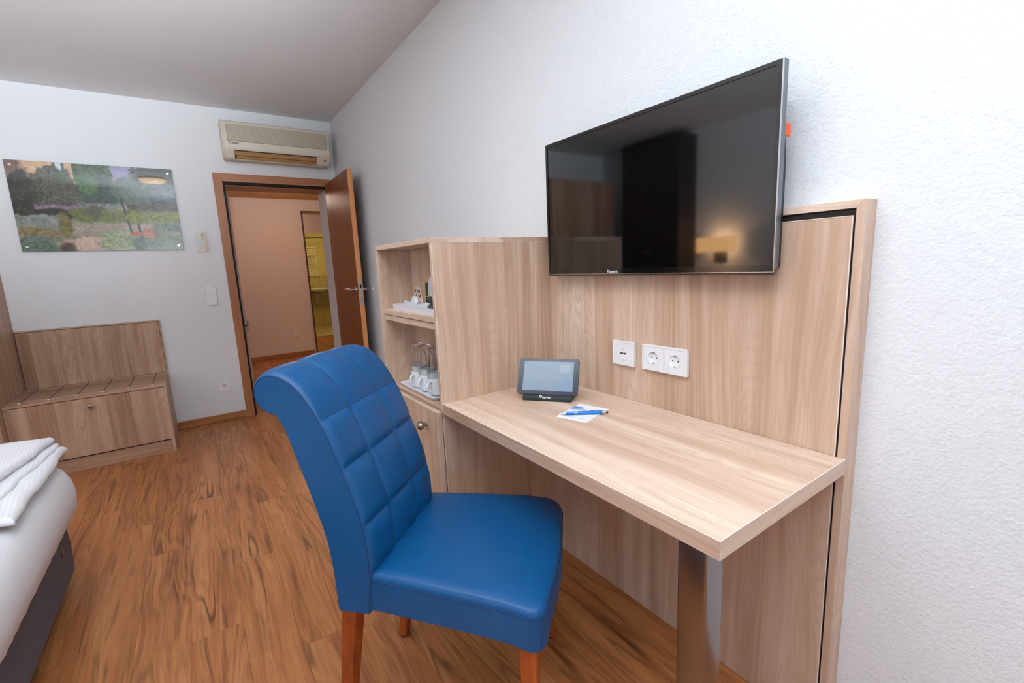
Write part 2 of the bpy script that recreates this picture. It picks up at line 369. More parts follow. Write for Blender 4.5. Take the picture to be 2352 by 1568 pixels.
# ================================================================== SETTING
# floor: slab plus individual laminate planks
floor = struct(new_obj('floor', B(-3.75, 1.5, -6.5, 3.0, -0.06, -0.0085), M_GAP))
PW, PL = 0.155, 1.2
def plank_mesh():
    bm = bmesh.new(); b = 0.0005
    lo = [(0.0002, 0.0002), (PW-0.0002, 0.0002), (PW-0.0002, PL-0.0002), (0.0002, PL-0.0002)]
    hi = [(b, b), (PW-b, b), (PW-b, PL-b), (b, PL-b)]
    r0 = [bm.verts.new((x, y, -0.008)) for x, y in lo]; r1 = [bm.verts.new((x, y, -0.0003)) for x, y in lo]; r2 = [bm.verts.new((x, y, 0)) for x, y in hi]
    bm.faces.new(r0[::-1]); bm.faces.new(r2)
    for a, c in ((r0, r1), (r1, r2)):
        for k in range(4): bm.faces.new((a[k], a[(k+1) % 4], c[(k+1) % 4], c[k]))
    me = bpy.data.meshes.new('plank'); bm.to_mesh(me); bm.free(); me.materials.append(W_FLOOR); return me
pm = plank_mesh(); ends = {-1.694: -1.705, -1.849: -2.607, -1.229: -2.37, -1.384: -2.767, -1.539: -2.06, -1.074: -3.02, -0.919: -1.86, -0.764: -2.6}
x0 = -1.694 - 13*PW; fl = floor.location
for ci in range(33):
    x = round(x0 + ci*PW, 3)
    off = ends.get(x, random.uniform(-3, -1.8))
    y = off - math.ceil((off + 6.5)/PL)*PL
    while y < 3.0:
        if (x < 0.05 and y > -6.5-PL and y < 3.0) or (x >= 0.05 and y + PL > 1.0 and x < 1.35):
            if not (x < -1.5 and y > 0.3) and not (x + PW < -3.65):
                o = bpy.data.objects.new('plank', pm); C.objects.link(o); o.parent = floor
                o.location = Vector((x, y, 0)) - fl
        y += PL

T = 0.12
XL, YF = -3.65, -6.35
def wall(name, boxes, mat):
    bm = bmesh.new()
    for b in boxes: box(bm, *b)
    return struct(new_obj(name, bm, mat))
# back wall with the door opening, 0.31 m thick
OX0, OX1, OZ = -0.915, -0.096, 1.995
wall_back = wall('wall_back', [(XL-T, OX0, 0, 0.31, 0, CEIL+0.2), (OX1, 0.15, 0, 0.31, 0, CEIL+0.2), (OX0, OX1, 0, 0.31, OZ, CEIL+0.2)], M_WALL2)
wall_right = wall('wall_right', [(0, 0.12, YF-T, 0, 0, CEIL+0.2)], M_WALL)
LW = (-5.6, -4.3, 0.9, 2.1)    # left window hole y0 y1 z0 z1
wall_left = wall('wall_left', [(XL-T, XL, YF-T, LW[0], 0, CEIL+0.2), (XL-T, XL, LW[1], 0, 0, CEIL+0.2), (XL-T, XL, LW[0], LW[1], 0, LW[2]), (XL-T, XL, LW[0], LW[1], LW[3], CEIL+0.2)], M_WALL2)
wall_front = wall('wall_front', [(XL, 0, YF-T, YF, 0, CEIL+0.2)], M_WALL2)
ceiling = struct(new_obj('ceiling', B(XL, 0, YF, 0, CEIL, CEIL+0.2), M_CEIL))
# windows
def window(name, axis, p, a0, a1, z0, z1):
    bmf = bmesh.new(); d = 0.05; fwid = 0.07
    def bx(bm, u0, u1, w0, w1, t0=-0.03, t1=0.03):
        if axis == 'y': box(bm, u0, u1, p+t0, p+t1, w0, w1, 0.004)
        else: box(bm, p+t0, p+t1, u0, u1, w0, w1, 0.004)
    mid = (a0+a1)/2
    for u0, u1, w0, w1 in ((a0, a1, z0, z0+fwid), (a0, a1, z1-fwid, z1), (a0, a0+fwid, z0+fwid, z1-fwid), (a1-fwid, a1, z0+fwid, z1-fwid), (mid-0.05, mid+0.05, z0+fwid, z1-fwid)):
        bx(bmf, u0, u1, w0, w1)
    o = struct(new_obj(name, bmf, M_WHITE))
    for u0, u1 in ((a0+fwid, mid-0.05), (mid+0.05, a1-fwid)):
        bm = bmesh.new(); bx(bm, u0, u1, z0+fwid, z1-fwid, -0.004, 0.004)
        pn = new_obj('pane', bm, M_PANE, o)
    return o
window('window_1', 'x', XL-0.06, LW[0], LW[1], LW[2], LW[3])
# hall behind the door
wall('wall_hall_back', [(-1.75, 1.5, 2.85, 2.97, 0, 2.5)], M_HALL)
wall('wall_hall_left', [(-1.75, -1.63, 0.31, 2.85, 0, 2.5)], M_HALL)
wall('wall_hall_right', [(1.4, 1.5, -0.95, 2.85, 0, 2.5)], M_HALL)
wall('wall_hall_side', [(0.15, 0.25, -0.95, 1.0, 0, 2.5)], M_HALL)
BX0, BX1 = 0.46, 1.22
wall('wall_bathroom_front', [(0.25, BX0, 0.9, 1.0, 0, 2.5), (BX1, 1.4, 0.9, 1.0, 0, 2.5), (BX0, BX1, 0.9, 1.0, 1.935, 2.5)], M_HALL)
wall_bath = wall('wall_bathroom_back', [(0.15, 1.5, -0.95, -0.80, 0, 2.5)], plaster('bathroom_paint', srgb(214, 206, 170), 0.1))
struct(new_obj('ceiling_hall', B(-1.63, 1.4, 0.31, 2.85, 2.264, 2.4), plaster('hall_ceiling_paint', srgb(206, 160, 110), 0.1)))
struct(new_obj('ceiling_bathroom', B(0.25, 1.4, -0.8, 0.9, 2.2, 2.4), M_CEIL))
# baseboards
def baseboard(name, b, round_side, mat):
    bm = box(bmesh.new(), *b, 0.003, 2); return struct(new_obj(name, bm, mat))
SKC = [srgb(190, 130, 78), srgb(170, 110, 62), srgb(140, 84, 44), srgb(110, 60, 30)]
W_SKX = woodmat('skirting_crosswise', SKC, 'x', (0, 1, 1), rings=0.2, dark=0.15, rough=0.4)
W_SKY = woodmat('skirting_lengthwise', SKC, 'y', (1, 0, 1), rings=0.2, dark=0.15, rough=0.4)
baseboard('baseboard_back', (-1.455, -0.968, -0.016, 0, 0, 0.064), 'y', W_SKX)
baseboard('baseboard_right', (-0.016, 0, -2.57, -0.80, 0, 0.064), 'x', W_SKY)
baseboard('baseboard_front', (XL+0.02, -0.02, YF, YF+0.016, 0, 0.064), 'y', W_SKX)
baseboard('baseboard_hall', (-1.6, 0.205, 2.834, 2.85, 0, 0.066), 'y', W_SKX)
# door 1: frame, seal, leaf
door = bpy.data.objects.new('door_1', None); C.objects.link(door); door.location = (-0.5, -0.02, 0); struct(door)
def mitre(name, pts, y0, y1, mat):
    bm = prism(bmesh.new(), pts, 'y', y0, y1); bmesh.ops.bevel(bm, geom=bm.edges[:], offset=0.003, segments=2, affect='EDGES'); return new_obj(name, bm, mat, door)
fx0, fx1, fi0, fi1, zt, zi = -0.964, -0.034, -0.901, -0.097, 2.048, 1.984
mitre('door_frame', [(fx0, 0), (fi0, 0), (fi0, zi), (fx0, zt)], -0.014, 0.03, W_DOOR)
mitre('door_frame', [(fx1, 0), (fx1, zt), (fi1, zi), (fi1, 0)], -0.014, 0.03, W_DOOR)
mitre('door_frame', [(fx0, zt), (fi0, zi), (fi1, zi), (fx1, zt)], -0.014, 0.03, W_DOORX)
bm = bmesh.new(); box(bm, -0.901, -0.886, 0.0, 0.05, 0, 1.97); box(bm, -0.901, -0.097, 0.0, 0.05, 1.966, 1.984); new_obj('door_seal', bm, M_BLACKGAP, door)
bm = bmesh.new(); box(bm, -0.914, -0.884, 0.05, 0.30, 0, 1.96, 0.002); box(bm, -0.914, -0.097, 0.05, 0.30, 1.958, 1.99, 0.002); new_obj('jamb_lining', bm, W_DOOR, door)
# leaf in its own frame: hinge line at H, direction E towards the free edge
Hp = Vector((-0.106, -0.016, 0)); Fe = Vector((-0.124, -0.792, 0)); E = (Fe-Hp).normalized(); Nn = Vector((-E.y, E.x, 0))   # Nn points towards the wall side (+x)
if Nn.x < 0: Nn = -Nn
LL = (Fe-Hp).length
def leafbox(u0, u1, t0, t1, z0, z1, bev=0.001, seg=1):
    bm = box(bmesh.new(), u0, u1, t0, t1, z0, z1, bev, seg); return frame_xform(bm, Hp, E, Nn, (0, 0, 1))
leaf = new_obj('door_leaf', leafbox(0, LL, 0, 0.040, 0.006, 1.998, 0.002), W_LEAF, door)
new_obj('edge_band', leafbox(LL-0.001, LL+0.0012, 0.001, 0.039, 0.008, 1.996), woodmat('door_edge_lit_veneer', [srgb(240, 176, 120), srgb(230, 158, 98), srgb(214, 138, 80), srgb(196, 118, 66)], 'z', (1, 1, 0), rings=0.1, dark=0.05), leaf)  # lighter than the leaf: light falling on this edge put into its colour
lp = new_obj('lock_plate', leafbox(LL+0.001, LL+0.0035, 0.010, 0.030, 0.935, 1.165, 0.0008, 2), M_CHROME, leaf)
bm = leafbox(LL+0.0030, LL+0.0040, 0.014, 0.027, 1.085, 1.110, 0); bm2 = leafbox(LL+0.003, LL+0.004, 0.0175, 0.0225, 0.975, 0.985, 0)
new_obj('latch_hole', bm, M_BLACKGAP, leaf); new_obj('screw_hole', bm2, M_BLACKGAP, leaf)
def handle(side):
    t0 = 0 if side < 0 else 0.040; sg = side
    bm = bmesh.new(); u = LL-0.065; z = 1.07
    ax = (E, Vector((0, 0, 1)), Nn*sg)
    lathe(bm, [(0.026, 0), (0.026, 0.006), (0.024, 0.008), (0.011, 0.009), (0.011, 0.045)], Hp + E*u + Nn*t0 + Vector((0, 0, z)), ax, 24)
    pts = [Hp + E*u + Nn*(t0+sg*0.044) + Vector((0, 0, z)), Hp + E*(u-0.012) + Nn*(t0+sg*0.050) + Vector((0, 0, z)), Hp + E*(u-0.05) + Nn*(t0+sg*0.050) + Vector((0, 0, z)), Hp + E*(u-0.125) + Nn*(t0+sg*0.048) + Vector((0, 0, z))]
    tube(bm, pts, 0.0095, 14)
    return new_obj('door_handle', bm, M_CHROME, leaf, smooth=True)
handle(-1); handle(1)
# door 2: narrow white hall door with knob and rosette
door2 = bpy.data.objects.new('door_2', None); C.objects.link(door2); door2.location = (-1.2, 0.66, 0); struct(door2)
lf2 = new_obj('door_leaf', B(-1.62, -0.822, 0.64, 0.68, 0.005, 2.2, 0.002), M_HALL, door2)
bm = bmesh.new(); lathe(bm, [(0.020, 0), (0.020, 0.004), (0.010, 0.006), (0.010, 0.022), (0.022, 0.030), (0.028, 0.042), (0.026, 0.054), (0.016, 0.062), (0, 0.065)], (-0.828, 0.64, 0.762), (Vector((1,0,0)), Vector((0,0,1)), Vector((0,-1,0))), 28)
new_obj('door_knob', bm, M_CHROME, lf2, smooth=True)
bm = bmesh.new(); lathe(bm, [(0.031, 0), (0.031, 0.006), (0.026, 0.010), (0, 0.010)], (-0.826, 0.64, 0.703), (Vector((1,0,0)), Vector((0,0,1)), Vector((0,-1,0))), 28)
new_obj('rosette', bm, M_CREAM, lf2, smooth=True)

# ================================================================== FURNITURE ALONG THE TV WALL
PX = -0.0574                      # front plane of the wall panel
YN, YC, YCF = -4.158, -3.1245, -2.573   # desk end, cabinet side, cabinet far side
DXF = -0.5604
pan = thing('wall_panel', 'tall light wood wall panel with framed edge behind desk and television', 'wall panel', (-0.03, (YN+YC)/2, 0))
bm = bmesh.new(); box(bm, PX+0.002, -0.004, YN+0.0225, YC, 0.001, 1.2905, 0.0012); new_obj('panel', bm, W_V, pan)
bm = bmesh.new(); box(bm, PX+0.006, -0.002, YN+0.017, YC, 0.0, 1.301); new_obj('backing', bm, M_GAP, pan)
bm = prism(bmesh.new(), [(YN, 0), (YN, 1.323), (YN+0.0175, 1.3055), (YN+0.0175, 0)], 'x', PX, -0.0005); bmesh.ops.bevel(bm, geom=bm.edges[:], offset=0.0008, segments=1, affect='EDGES'); new_obj('frame_side', bm, W_V, pan)
bm = prism(bmesh.new(), [(YN, 1.323), (YN+0.0175, 1.3055), (YC, 1.3055), (YC, 1.323)], 'x', PX, -0.0005); bmesh.ops.bevel(bm, geom=bm.edges[:], offset=0.0008, segments=1, affect='EDGES'); new_obj('frame_top', bm, W_Y, pan)

desk = thing('desk', 'light wood desk with one steel leg along the television wall', 'desk', (-0.31, -3.64, 0))
bm = B(DXF+0.0015, PX-0.0005, YN+0.0015, YC-0.0008, 0.7136, 0.75, 0.0006); new_obj('desk_top', bm, W_H, desk)
new_obj('edge_band', B(DXF, DXF+0.0018, YN+0.0015, YC-0.0008, 0.7136, 0.7497, 0.0006), W_Y, desk)
new_obj('edge_band', B(DXF, PX-0.0005, YN, YN+0.0018, 0.7136, 0.7497, 0.0006), W_X, desk)
new_obj('leg', B(-0.532, -0.476, -4.117, -4.057, 0.0, 0.7136, 0.0035, 3), M_POLISH, desk, smooth=True)

cab = thing('shelf_cabinet', 'light wood shelf cabinet with two open niches above a door', 'cabinet', (-0.30, -2.85, 0))
CX = DXF; cz1 = 1.318
def cb(name, b, mat, par=None, bev=0.0012): return new_obj(name, B(*b, bev), mat, par or cab)
cb('top_board', (CX-0.001, -0.001, YC, YCF, 1.3005, cz1), W_Y)
cb('side_panel', (CX, -0.001, YC, YC+0.018, 0, 1.3), W_V)
cb('side_panel', (CX, -0.001, YCF-0.018, YCF, 0, 1.3), W_V)
cb('back_panel', (-0.415, -0.405, YC+0.018, YCF-0.018, 0.735, 1.3), W_V)
IY0, IY1 = YC+0.0185, YCF-0.0185
cb('shelf', (CX+0.006, -0.415, IY0, IY1, 1.031, 1.051), W_Y)
cb('pull_out_board', (CX+0.010, -0.415, IY0, IY1, 1.0065, 1.0285), W_Y)
cb('runner_board', (CX+0.05, -0.415, IY0, IY1, 0.990, 1.006), W_Y)
cb('bottom_board', (CX+0.006, -0.10, IY0, IY1, 0.709, 0.729), W_Y)
cb('plinth', (CX+0.03, CX+0.05, IY0, IY1, 0.0, 0.075), W_Y)
cb('rear_panel', (-0.11, -0.10, IY0, IY1, 0.0, 0.709), W_V)
dr = new_obj('door', B(CX-0.021, CX-0.002, YC+0.004, YCF-0.003, 0.08, 0.7205, 0.0012), W_V, cab)
bm = bmesh.new(); lathe(bm, [(0.007, 0), (0.006, 0.010), (0.007, 0.013), (0.0145, 0.018), (0.017, 0.026), (0.0145, 0.034), (0.007, 0.039), (0, 0.040)], (CX-0.021, -3.03, 0.656), (Vector((0,1,0)), Vector((0,0,1)), Vector((-1,0,0))), 28)
new_obj('knob', bm, M_SATIN, dr, smooth=True)
M_SCR = plain('pale_scuff', srgb(236, 226, 218), 0.6)
for (xa, za, xb, zb) in ((-0.5185, 0.9135, -0.5145, 0.9150), (-0.5185, 0.9135, -0.5170, 0.9090), (-0.5140, 0.8895, -0.5130, 0.8945), (-0.5130, 0.8890, -0.5085, 0.8905)):
    bm = bmesh.new(); tube(bm, [(xa, YC-0.0002, za), (xb, YC-0.0002, zb)], 0.0005, 5); new_obj('scuff_mark', bm, M_SCR, cab)
ES = plain('pale_lipping_highlight', srgb(236, 224, 214), 0.4, var=0.0)  # pale band core, with the highlight on the board edges put into its colour
def strip(par, b): return new_obj('lipping_highlight', B(*b, 0.0003), ES, par)
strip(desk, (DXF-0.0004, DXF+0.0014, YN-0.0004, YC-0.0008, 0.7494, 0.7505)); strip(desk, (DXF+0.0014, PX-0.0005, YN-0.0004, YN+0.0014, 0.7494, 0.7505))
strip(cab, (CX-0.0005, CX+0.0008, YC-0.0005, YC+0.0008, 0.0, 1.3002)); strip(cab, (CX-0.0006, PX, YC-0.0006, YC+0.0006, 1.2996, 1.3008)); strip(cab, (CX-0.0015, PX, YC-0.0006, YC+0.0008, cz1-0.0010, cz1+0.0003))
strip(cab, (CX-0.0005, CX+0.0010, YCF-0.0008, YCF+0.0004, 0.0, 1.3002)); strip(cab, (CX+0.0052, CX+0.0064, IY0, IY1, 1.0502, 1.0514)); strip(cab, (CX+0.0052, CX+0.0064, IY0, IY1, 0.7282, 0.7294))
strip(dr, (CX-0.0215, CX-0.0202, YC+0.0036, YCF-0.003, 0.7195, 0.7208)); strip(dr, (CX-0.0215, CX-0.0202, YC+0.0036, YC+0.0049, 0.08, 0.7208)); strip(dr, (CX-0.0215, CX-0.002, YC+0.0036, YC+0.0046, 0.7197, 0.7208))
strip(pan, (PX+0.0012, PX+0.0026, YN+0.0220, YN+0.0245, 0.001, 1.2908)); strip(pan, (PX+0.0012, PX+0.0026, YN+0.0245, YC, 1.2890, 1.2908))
# television
TX, TY0, TY1, TZ0, TZ1 = -0.105, -4.000, -3.175, 1.170, 1.637
tv = thing('television', 'black flat television mounted on the wall above the desk', 'television', (-0.09, (TY0+TY1)/2, TZ0))
def ring(bm, y0, y1, z0, z1, t_l, t_r, t_b, t_t, x0, x1):
    box(bm, x0, x1, y0, y1, z0, z0+t_b); box(bm, x0, x1, y0, y1, z1-t_t, z1)
    box(bm, x0, x1, y0, y0+t_r, z0+t_b, z1-t_t); box(bm, x0, x1, y1-t_l, y1, z0+t_b, z1-t_t)
bm = bmesh.new(); ring(bm, TY0, TY1, TZ0+0.005, TZ1, 0.010, 0.010, 0.017, 0.010, TX, TX+0.010); new_obj('screen_frame', bm, M_TVFRAME, tv)
new_obj('screen', B(TX+0.002, TX+0.010, TY0+0.0095, TY1-0.0095, TZ0+0.0215, TZ1-0.0095), M_TVGLASS, tv)
bm = bmesh.new(); box(bm, TX-0.0008, TX+0.003, TY0, TY1, TZ0+0.0045, TZ0+0.0065); box(bm, TX-0.0004, TX+0.003, TY0-0.0012, TY0+0.001, TZ0+0.005, TZ1); new_obj('metal_trim', bm, M_CHROME, tv)
bm = B(TX, TX+0.012, TY0+0.001, TY1-0.001, TZ0-0.0005, TZ0+0.0048, 0.0015); new_obj('lower_lip', bm, plain('bronze_black_plastic', srgb(44, 36, 34), 0.3, coat=0.3), tv)
new_obj('side_trim', B(TX+0.004, TX+0.022, TY0-0.002, TY0+0.004, TZ0+0.012, TZ1+0.002, 0.002), M_TVSIDE, tv)
bm = prism(bmesh.new(), [(TX+0.010, TZ0+0.01), (TX+0.010, TZ1-0.004), (TX+0.026, TZ1-0.012), (TX+0.028, 1.52), (-0.055, 1.43), (-0.0585, 1.34), (-0.0585, TZ0+0.02), (-0.064, TZ0+0.01)], 'y', TY0+0.006, TY1-0.006)
bmesh.ops.bevel(bm, geom=bm.edges[:], offset=0.002, segments=1, affect='EDGES'); new_obj('back_housing', bm, M_TVBACK, tv)
new_obj('wall_mount', B(-0.072, -0.0005, -3.70, -3.48, 1.36, 1.56, 0.002), M_DKGREY, tv)
bm = bmesh.new(); box(bm, TX-0.0006, TX+0.002, -3.243, -3.2405, 1.1715, 1.1725); new_obj('standby_light', B(TX-0.0006, TX+0.002, -3.2545, -3.2525, 1.1712, 1.1732), plain('amber_led', srgb(255, 180, 60), 0.4, Emission_Color=srgb(255, 170, 50), Emission_Strength=1.5), tv); bm.free()
M_LOGO = plain('silver_lettering', srgb(226, 228, 232), 0.4, var=0)
text_mesh('brand_lettering', 'Panasonic', 0.0115, M_LOGO, tv, (TX-0.0003, -3.4755, 1.1795), (0, -1, 0), (0, 0, 1), 0.00022)
tg = tag(new_obj('orange_tag', B(-0.092, -0.058, -4.001, -3.999+0.002, 1.480, 1.508, 0.0008), M_ORANGE), 'small orange tag sticking out behind the right edge of the television', 'tag')

# sockets on the panel
def schuko(par, c, normal, right, r=0.0195):
    """round recessed insert with pin holes and earth clips on a plate at c"""
    upv = Vector((0, 0, 1)); c = Vector(c); n = Vector(normal); rt_ = Vector(right)
    bm = bmesh.new(); lathe(bm, [(r+0.0016, 0.0002), (r+0.0016, 0.0011), (r, 0.0011), (r-0.001, -0.004), (r-0.003, -0.0052), (0, -0.0052)], c, (rt_, upv, n), 32, False)
    ins = new_obj('socket_insert', bm, M_WHITE2, par, smooth=True)
    for sx in (-1, 1):
        bm = bmesh.new(); lathe(bm, [(0.0026, -0.0051), (0.0026, -0.0046), (0, -0.0046)], c + rt_*0.0092*sx, (rt_, upv, n), 12); new_obj('pin_hole', bm, M_GREYB, ins)
    for sz in (-1, 1):
        bm = box(bmesh.new(), -0.003, 0.003, -0.0015, 0.0015, -0.005, 0.0); frame_xform(bm, c + upv*(r-0.0028)*sz, rt_, upv, n); new_obj('earth_clip', bm, M_CHROME, ins)
    return ins
def plate_x(bm, y0, y1, z0, z1, t=0.011, fr=0.004):
    # frame ring and slightly sunk centre
    box(bm, PX-t, PX-0.0003, y0, y1, z0, z0+fr); box(bm, PX-t, PX-0.0003, y0, y1, z1-fr, z1); box(bm, PX-t, PX-0.0003, y0, y0+fr, z0+fr, z1-fr); box(bm, PX-t, PX-0.0003, y1-fr, y1, z0+fr, z1-fr)
def holed(bm, y0, y1, z0, z1, cy, cz, r, x0, x1, n=32):
    """square plate facing -x with a round hole"""
    o = []; i = []
    for k in range(n):
        a = 2*PI*k/n; ca, sa = math.cos(a), math.sin(a); m = max(abs(ca), abs(sa)); hw = (y1-y0)/2; hh = (z1-z0)/2
        o.append((cy + ca/m*hw, cz + sa/m*hh)); i.append((cy + ca*r, cz + sa*r))
    for xx in (x0, x1):
        vo = [bm.verts.new((xx, *p)) for p in o]; vi = [bm.verts.new((xx, *p)) for p in i]
        for k in range(n): bm.faces.new((vo[k], vo[(k+1) % n], vi[(k+1) % n], vi[k]))
so = thing('double_socket', 'white double wall socket on the wood panel, right of the network outlet', 'socket', (PX-0.005, -3.6695, 0.87))
bm = bmesh.new(); plate_x(bm, -3.751, -3.588, 0.8705, 0.951); new_obj('socket_frame', bm, M_WHITE, so)
for cy in (-3.6309, -3.7081):
    bm = bmesh.new(); box(bm, PX-0.0030, PX-0.0005, cy-0.0383, cy+0.0383, 0.8747, 0.9468); holed(bm, cy-0.0383, cy+0.0383, 0.8747, 0.9468, cy, 0.9108, 0.0195, PX-0.0098, PX-0.0040)
    cv = new_obj('socket_cover', bm, M_WHITE2, so)
    schuko_c = (PX-0.0100, cy, 0.9108); 
    upv = Vector((0, 0, 1)); c = Vector(schuko_c); n_ = Vector((-1, 0, 0)); r_ = Vector((0, -1, 0))
    schuko(so, c, n_, r_)
net = thing('network_outlet', 'white network outlet on the wood panel, left of the double socket', 'outlet', (PX-0.005, -3.508, 0.87))
bm = bmesh.new(); plate_x(bm, -3.5535, -3.463, 0.8695, 0.9505); new_obj('outlet_frame', bm, M_WHITE, net)
bm = B(PX-0.0098, PX-0.0005, -3.5493, -3.4672, 0.8737, 0.9463); new_obj('outlet_cover', bm, M_WHITE2, net)
bm = bmesh.new(); v = [bm.verts.new(p) for p in [(PX-0.0100, -3.523, 0.8985), (PX-0.0100, -3.4935, 0.8985), (PX-0.0100, -3.497, 0.9115), (PX-0.0100, -3.5195, 0.9115), (PX-0.0150, -3.523, 0.8945), (PX-0.0150, -3.4935, 0.8945)]]
prism(bm, [(-3.523, 0.888), (-3.4935, 0.888), (-3.4985, 0.906), (-3.523, 0.906)], 'x', PX-0.0116, PX-0.0098); bmesh.ops.delete(bm, geom=v, context='VERTS'); new_obj('angled_shroud', bm, M_WHITE, net)
for y in (-3.5145, -3.5015): new_obj('port', B(PX-0.0108, PX-0.0098, y-0.0052, y+0.0052, 0.9065, 0.9120), M_DKGREY, net)
bm = bmesh.new(); lathe(bm, [(0.0016, 0), (0.0016, 0.0006), (0, 0.0006)], (PX-0.0098, -3.507, 0.9215), (Vector((0,1,0)), Vector((0,0,1)), Vector((-1,0,0))), 10); new_obj('screw', bm, M_GREYB, net)

# tablet and its dock
yaw = -0.9131; tilt = 0.4719; ex = Vector((math.cos(yaw), math.sin(yaw), 0)); bk = Vector((-math.sin(yaw), math.cos(yaw), 0))
tu = Vector((0, 0, 1))*math.cos(tilt) + bk*math.sin(tilt); tn = ex.cross(tu)   # tn points backwards
if tn.dot(bk) < 0: tn = -tn
tb = Vector((-0.2715, -3.3457, 0.772)); TW, TH = 0.2136, 0.1282
tab = thing('tablet', 'dark slate tablet with lit pale screen leaning on the dock', 'tablet', tb)
def rr_slab(w, h, r, t0, t1, cy=0, cx=0):
    bm = bmesh.new(); pts = [(x+cx, y+cy) for x, y in rrect(w, h, r)]; prism(bm, pts, 'z', t0, t1); return bm
def to_tab(bm): return frame_xform(bm, tb, ex, tu, ex.cross(tu))
sgn = 1 if ex.cross(tu).dot(bk) > 0 else -1
def slab_t(w, h, r, d0, d1, cy, cx=0):   # d measured backwards from the front face
    return to_tab(rr_slab(w, h, r, sgn*d0, sgn*d1, cy, cx))
bm = slab_t(TW, TH, 0.009, 0.0006, 0.009, TH/2); bmesh.ops.bevel(bm, geom=[e for e in bm.edges], offset=0.0006, segments=1, affect='EDGES'); new_obj('tablet_body', bm, M_DKGREY, tab)
new_obj('bezel', slab_t(TW-0.003, TH-0.003, 0.008, 0.0, 0.001, TH/2), M_TABBEZEL, tab)
new_obj('screen', slab_t(0.1770, 0.1030, 0.0005, -0.0003, 0.0005, TH/2+0.0015, 0.0003), M_SCREEN, tab)
def scrbox(x0, x1, y0, y1, c):
    bm = bmesh.new(); prism(bm, [(x0, y0), (x1, y0), (x1, y1), (x0, y1)] if not isinstance(x0, list) else x0, 'z', sgn*(-0.0007), sgn*(-0.0003)); mm_ = NT('tablet_image_tone'); mm_.p.inputs['Base Color'].default_value = srgb(40, 48, 58); mm_.p.inputs['Roughness'].default_value = 0.12
    mm_.p.inputs['Emission Color'].default_value = srgb(*c); mm_.p.inputs['Emission Strength'].default_value = 0.62
    return new_obj('screen_image', to_tab(bm), mm_.m, tab)
for p_, c_ in (([(-0.070, 0.066), (-0.058, 0.076), (0.035, 0.072), (0.048, 0.066), (0.030, 0.052), (-0.040, 0.050)], (176, 196, 216)), ([(0.040, 0.076), (0.076, 0.080), (0.076, 0.106), (0.040, 0.106)], (196, 212, 228)), ([(0.0405, 0.0935), (0.076, 0.0945), (0.076, 0.0955), (0.0405, 0.0945)], (170, 190, 212)), ([(0.012, 0.013), (0.060, 0.062), (0.088, 0.062), (0.088, 0.013)], (166, 190, 222)), ([(-0.018, 0.046), (0.030, 0.044), (0.030, 0.0452), (-0.018, 0.0472)], (206, 218, 230))):
    scrbox(p_, 0, 0, 0, c_)
DW, DD = 0.172, 0.075
db = Vector((-0.329+0.0, -3.282, 0.75)); 
dock = thing('tablet_dock', 'low black plastic dock under the tablet on the desk', 'dock', db + ex*DW/2 + bk*DD/2)
bm = bmesh.new(); prism(bm, [(0, 0), (0, 0.008), (0.005, 0.0205), (DD, 0.0205), (DD, 0)], 'x', 0, DW); prism(bm, [(0.036, 0.018), (0.036, 0.048), (0.043, 0.048), (0.056, 0.018)], 'x', 0.02, DW-0.02)   # (y,z) profile
m_ = Matrix((ex, bk, Vector((0, 0, 1)))).transposed().to_4x4(); m_.translation = db + ex*0.001
bmesh.ops.transform(bm, matrix=m_, verts=bm.verts); bmesh.ops.bevel(bm, geom=bm.edges[:], offset=0.0014, segments=2, affect='EDGES'); new_obj('dock_body', bm, M_DOCK, dock)
fdir = (Vector((0, 0, 1))*0.0125 + bk*0.005).normalized(); fo = db + ex*0.060 - bk*0.0008 + fdir*0.0 + Vector((0, 0, 0.0105)) + bk*0.0018
nrm = ex.cross(fdir); nrm = nrm if nrm.dot(bk) < 0 else -nrm
text_mesh('dock_lettering', 'SuitePad', 0.0085, M_LOGO, dock, fo + ex*0.011 + nrm*0.0012, ex, fdir, 0.0003)
bm = bmesh.new(); prism(bm, [(0, 0.0105), (0.0045, 0.0015), (0.010, 0.006), (0.0095, 0.0100)], 'z', 0, 0.0004); prism(bm, [(0.0035, 0.0085), (0.0045, 0.0045), (0.0075, 0.0068)], 'z', 0.0004, 0.0006, 1)
frame_xform(bm, fo + nrm*0.0012 - fdir*0.001, ex, fdir, nrm if ex.cross(fdir).dot(nrm) > 0 else nrm); new_obj('shield_logo', bm, [M_LOGO, M_DOCK], dock)

# notepaper and pen
pp = [(-0.213, -3.447), (-0.185, -3.552), (-0.325, -3.595), (-0.356, -3.493)]
note = thing('note_sheet', 'white note sheet with blue printed corner lying on the desk', 'paper', (-0.27, -3.52, 0.7502))
new_obj('sheet', prism(bmesh.new(), pp, 'z', 0.7502, 0.7512), M_PAPER, note)
def lerp2(u, v):   # u along short top edge 0..1 from corner 3 side, v from top to bottom
    a = Vector(pp[0])*(1-u) + Vector(pp[1])*u; b = Vector(pp[3])*(1-u) + Vector(pp[2])*u; return a*(1-v) + b*v
for c_, quad in ((srgb(96, 140, 210), [(0.02, 0.18), (0.36, 0.22), (0.30, 0.30), (0.0, 0.42)]), (srgb(176, 196, 232), [(0.0, 0.42), (0.32, 0.26), (0.72, 0.34), (0.62, 0.46), (0.1, 0.44)]), (srgb(200, 210, 234), [(0.04, 0.84), (0.96, 0.84), (0.96, 0.88), (0.04, 0.88)])):
    new_obj('print', prism(bmesh.new(), [tuple(lerp2(a, b)) for a, b in quad], 'z', 0.7512, 0.7514), plain('blue_print', c_, 0.8), note)
p0 = Vector((-0.339, -3.494, 0.7570)); p1 = Vector((-0.221, -3.584, 0.7570)); pd = (p1-p0).normalized(); PLn = (p1-p0).length
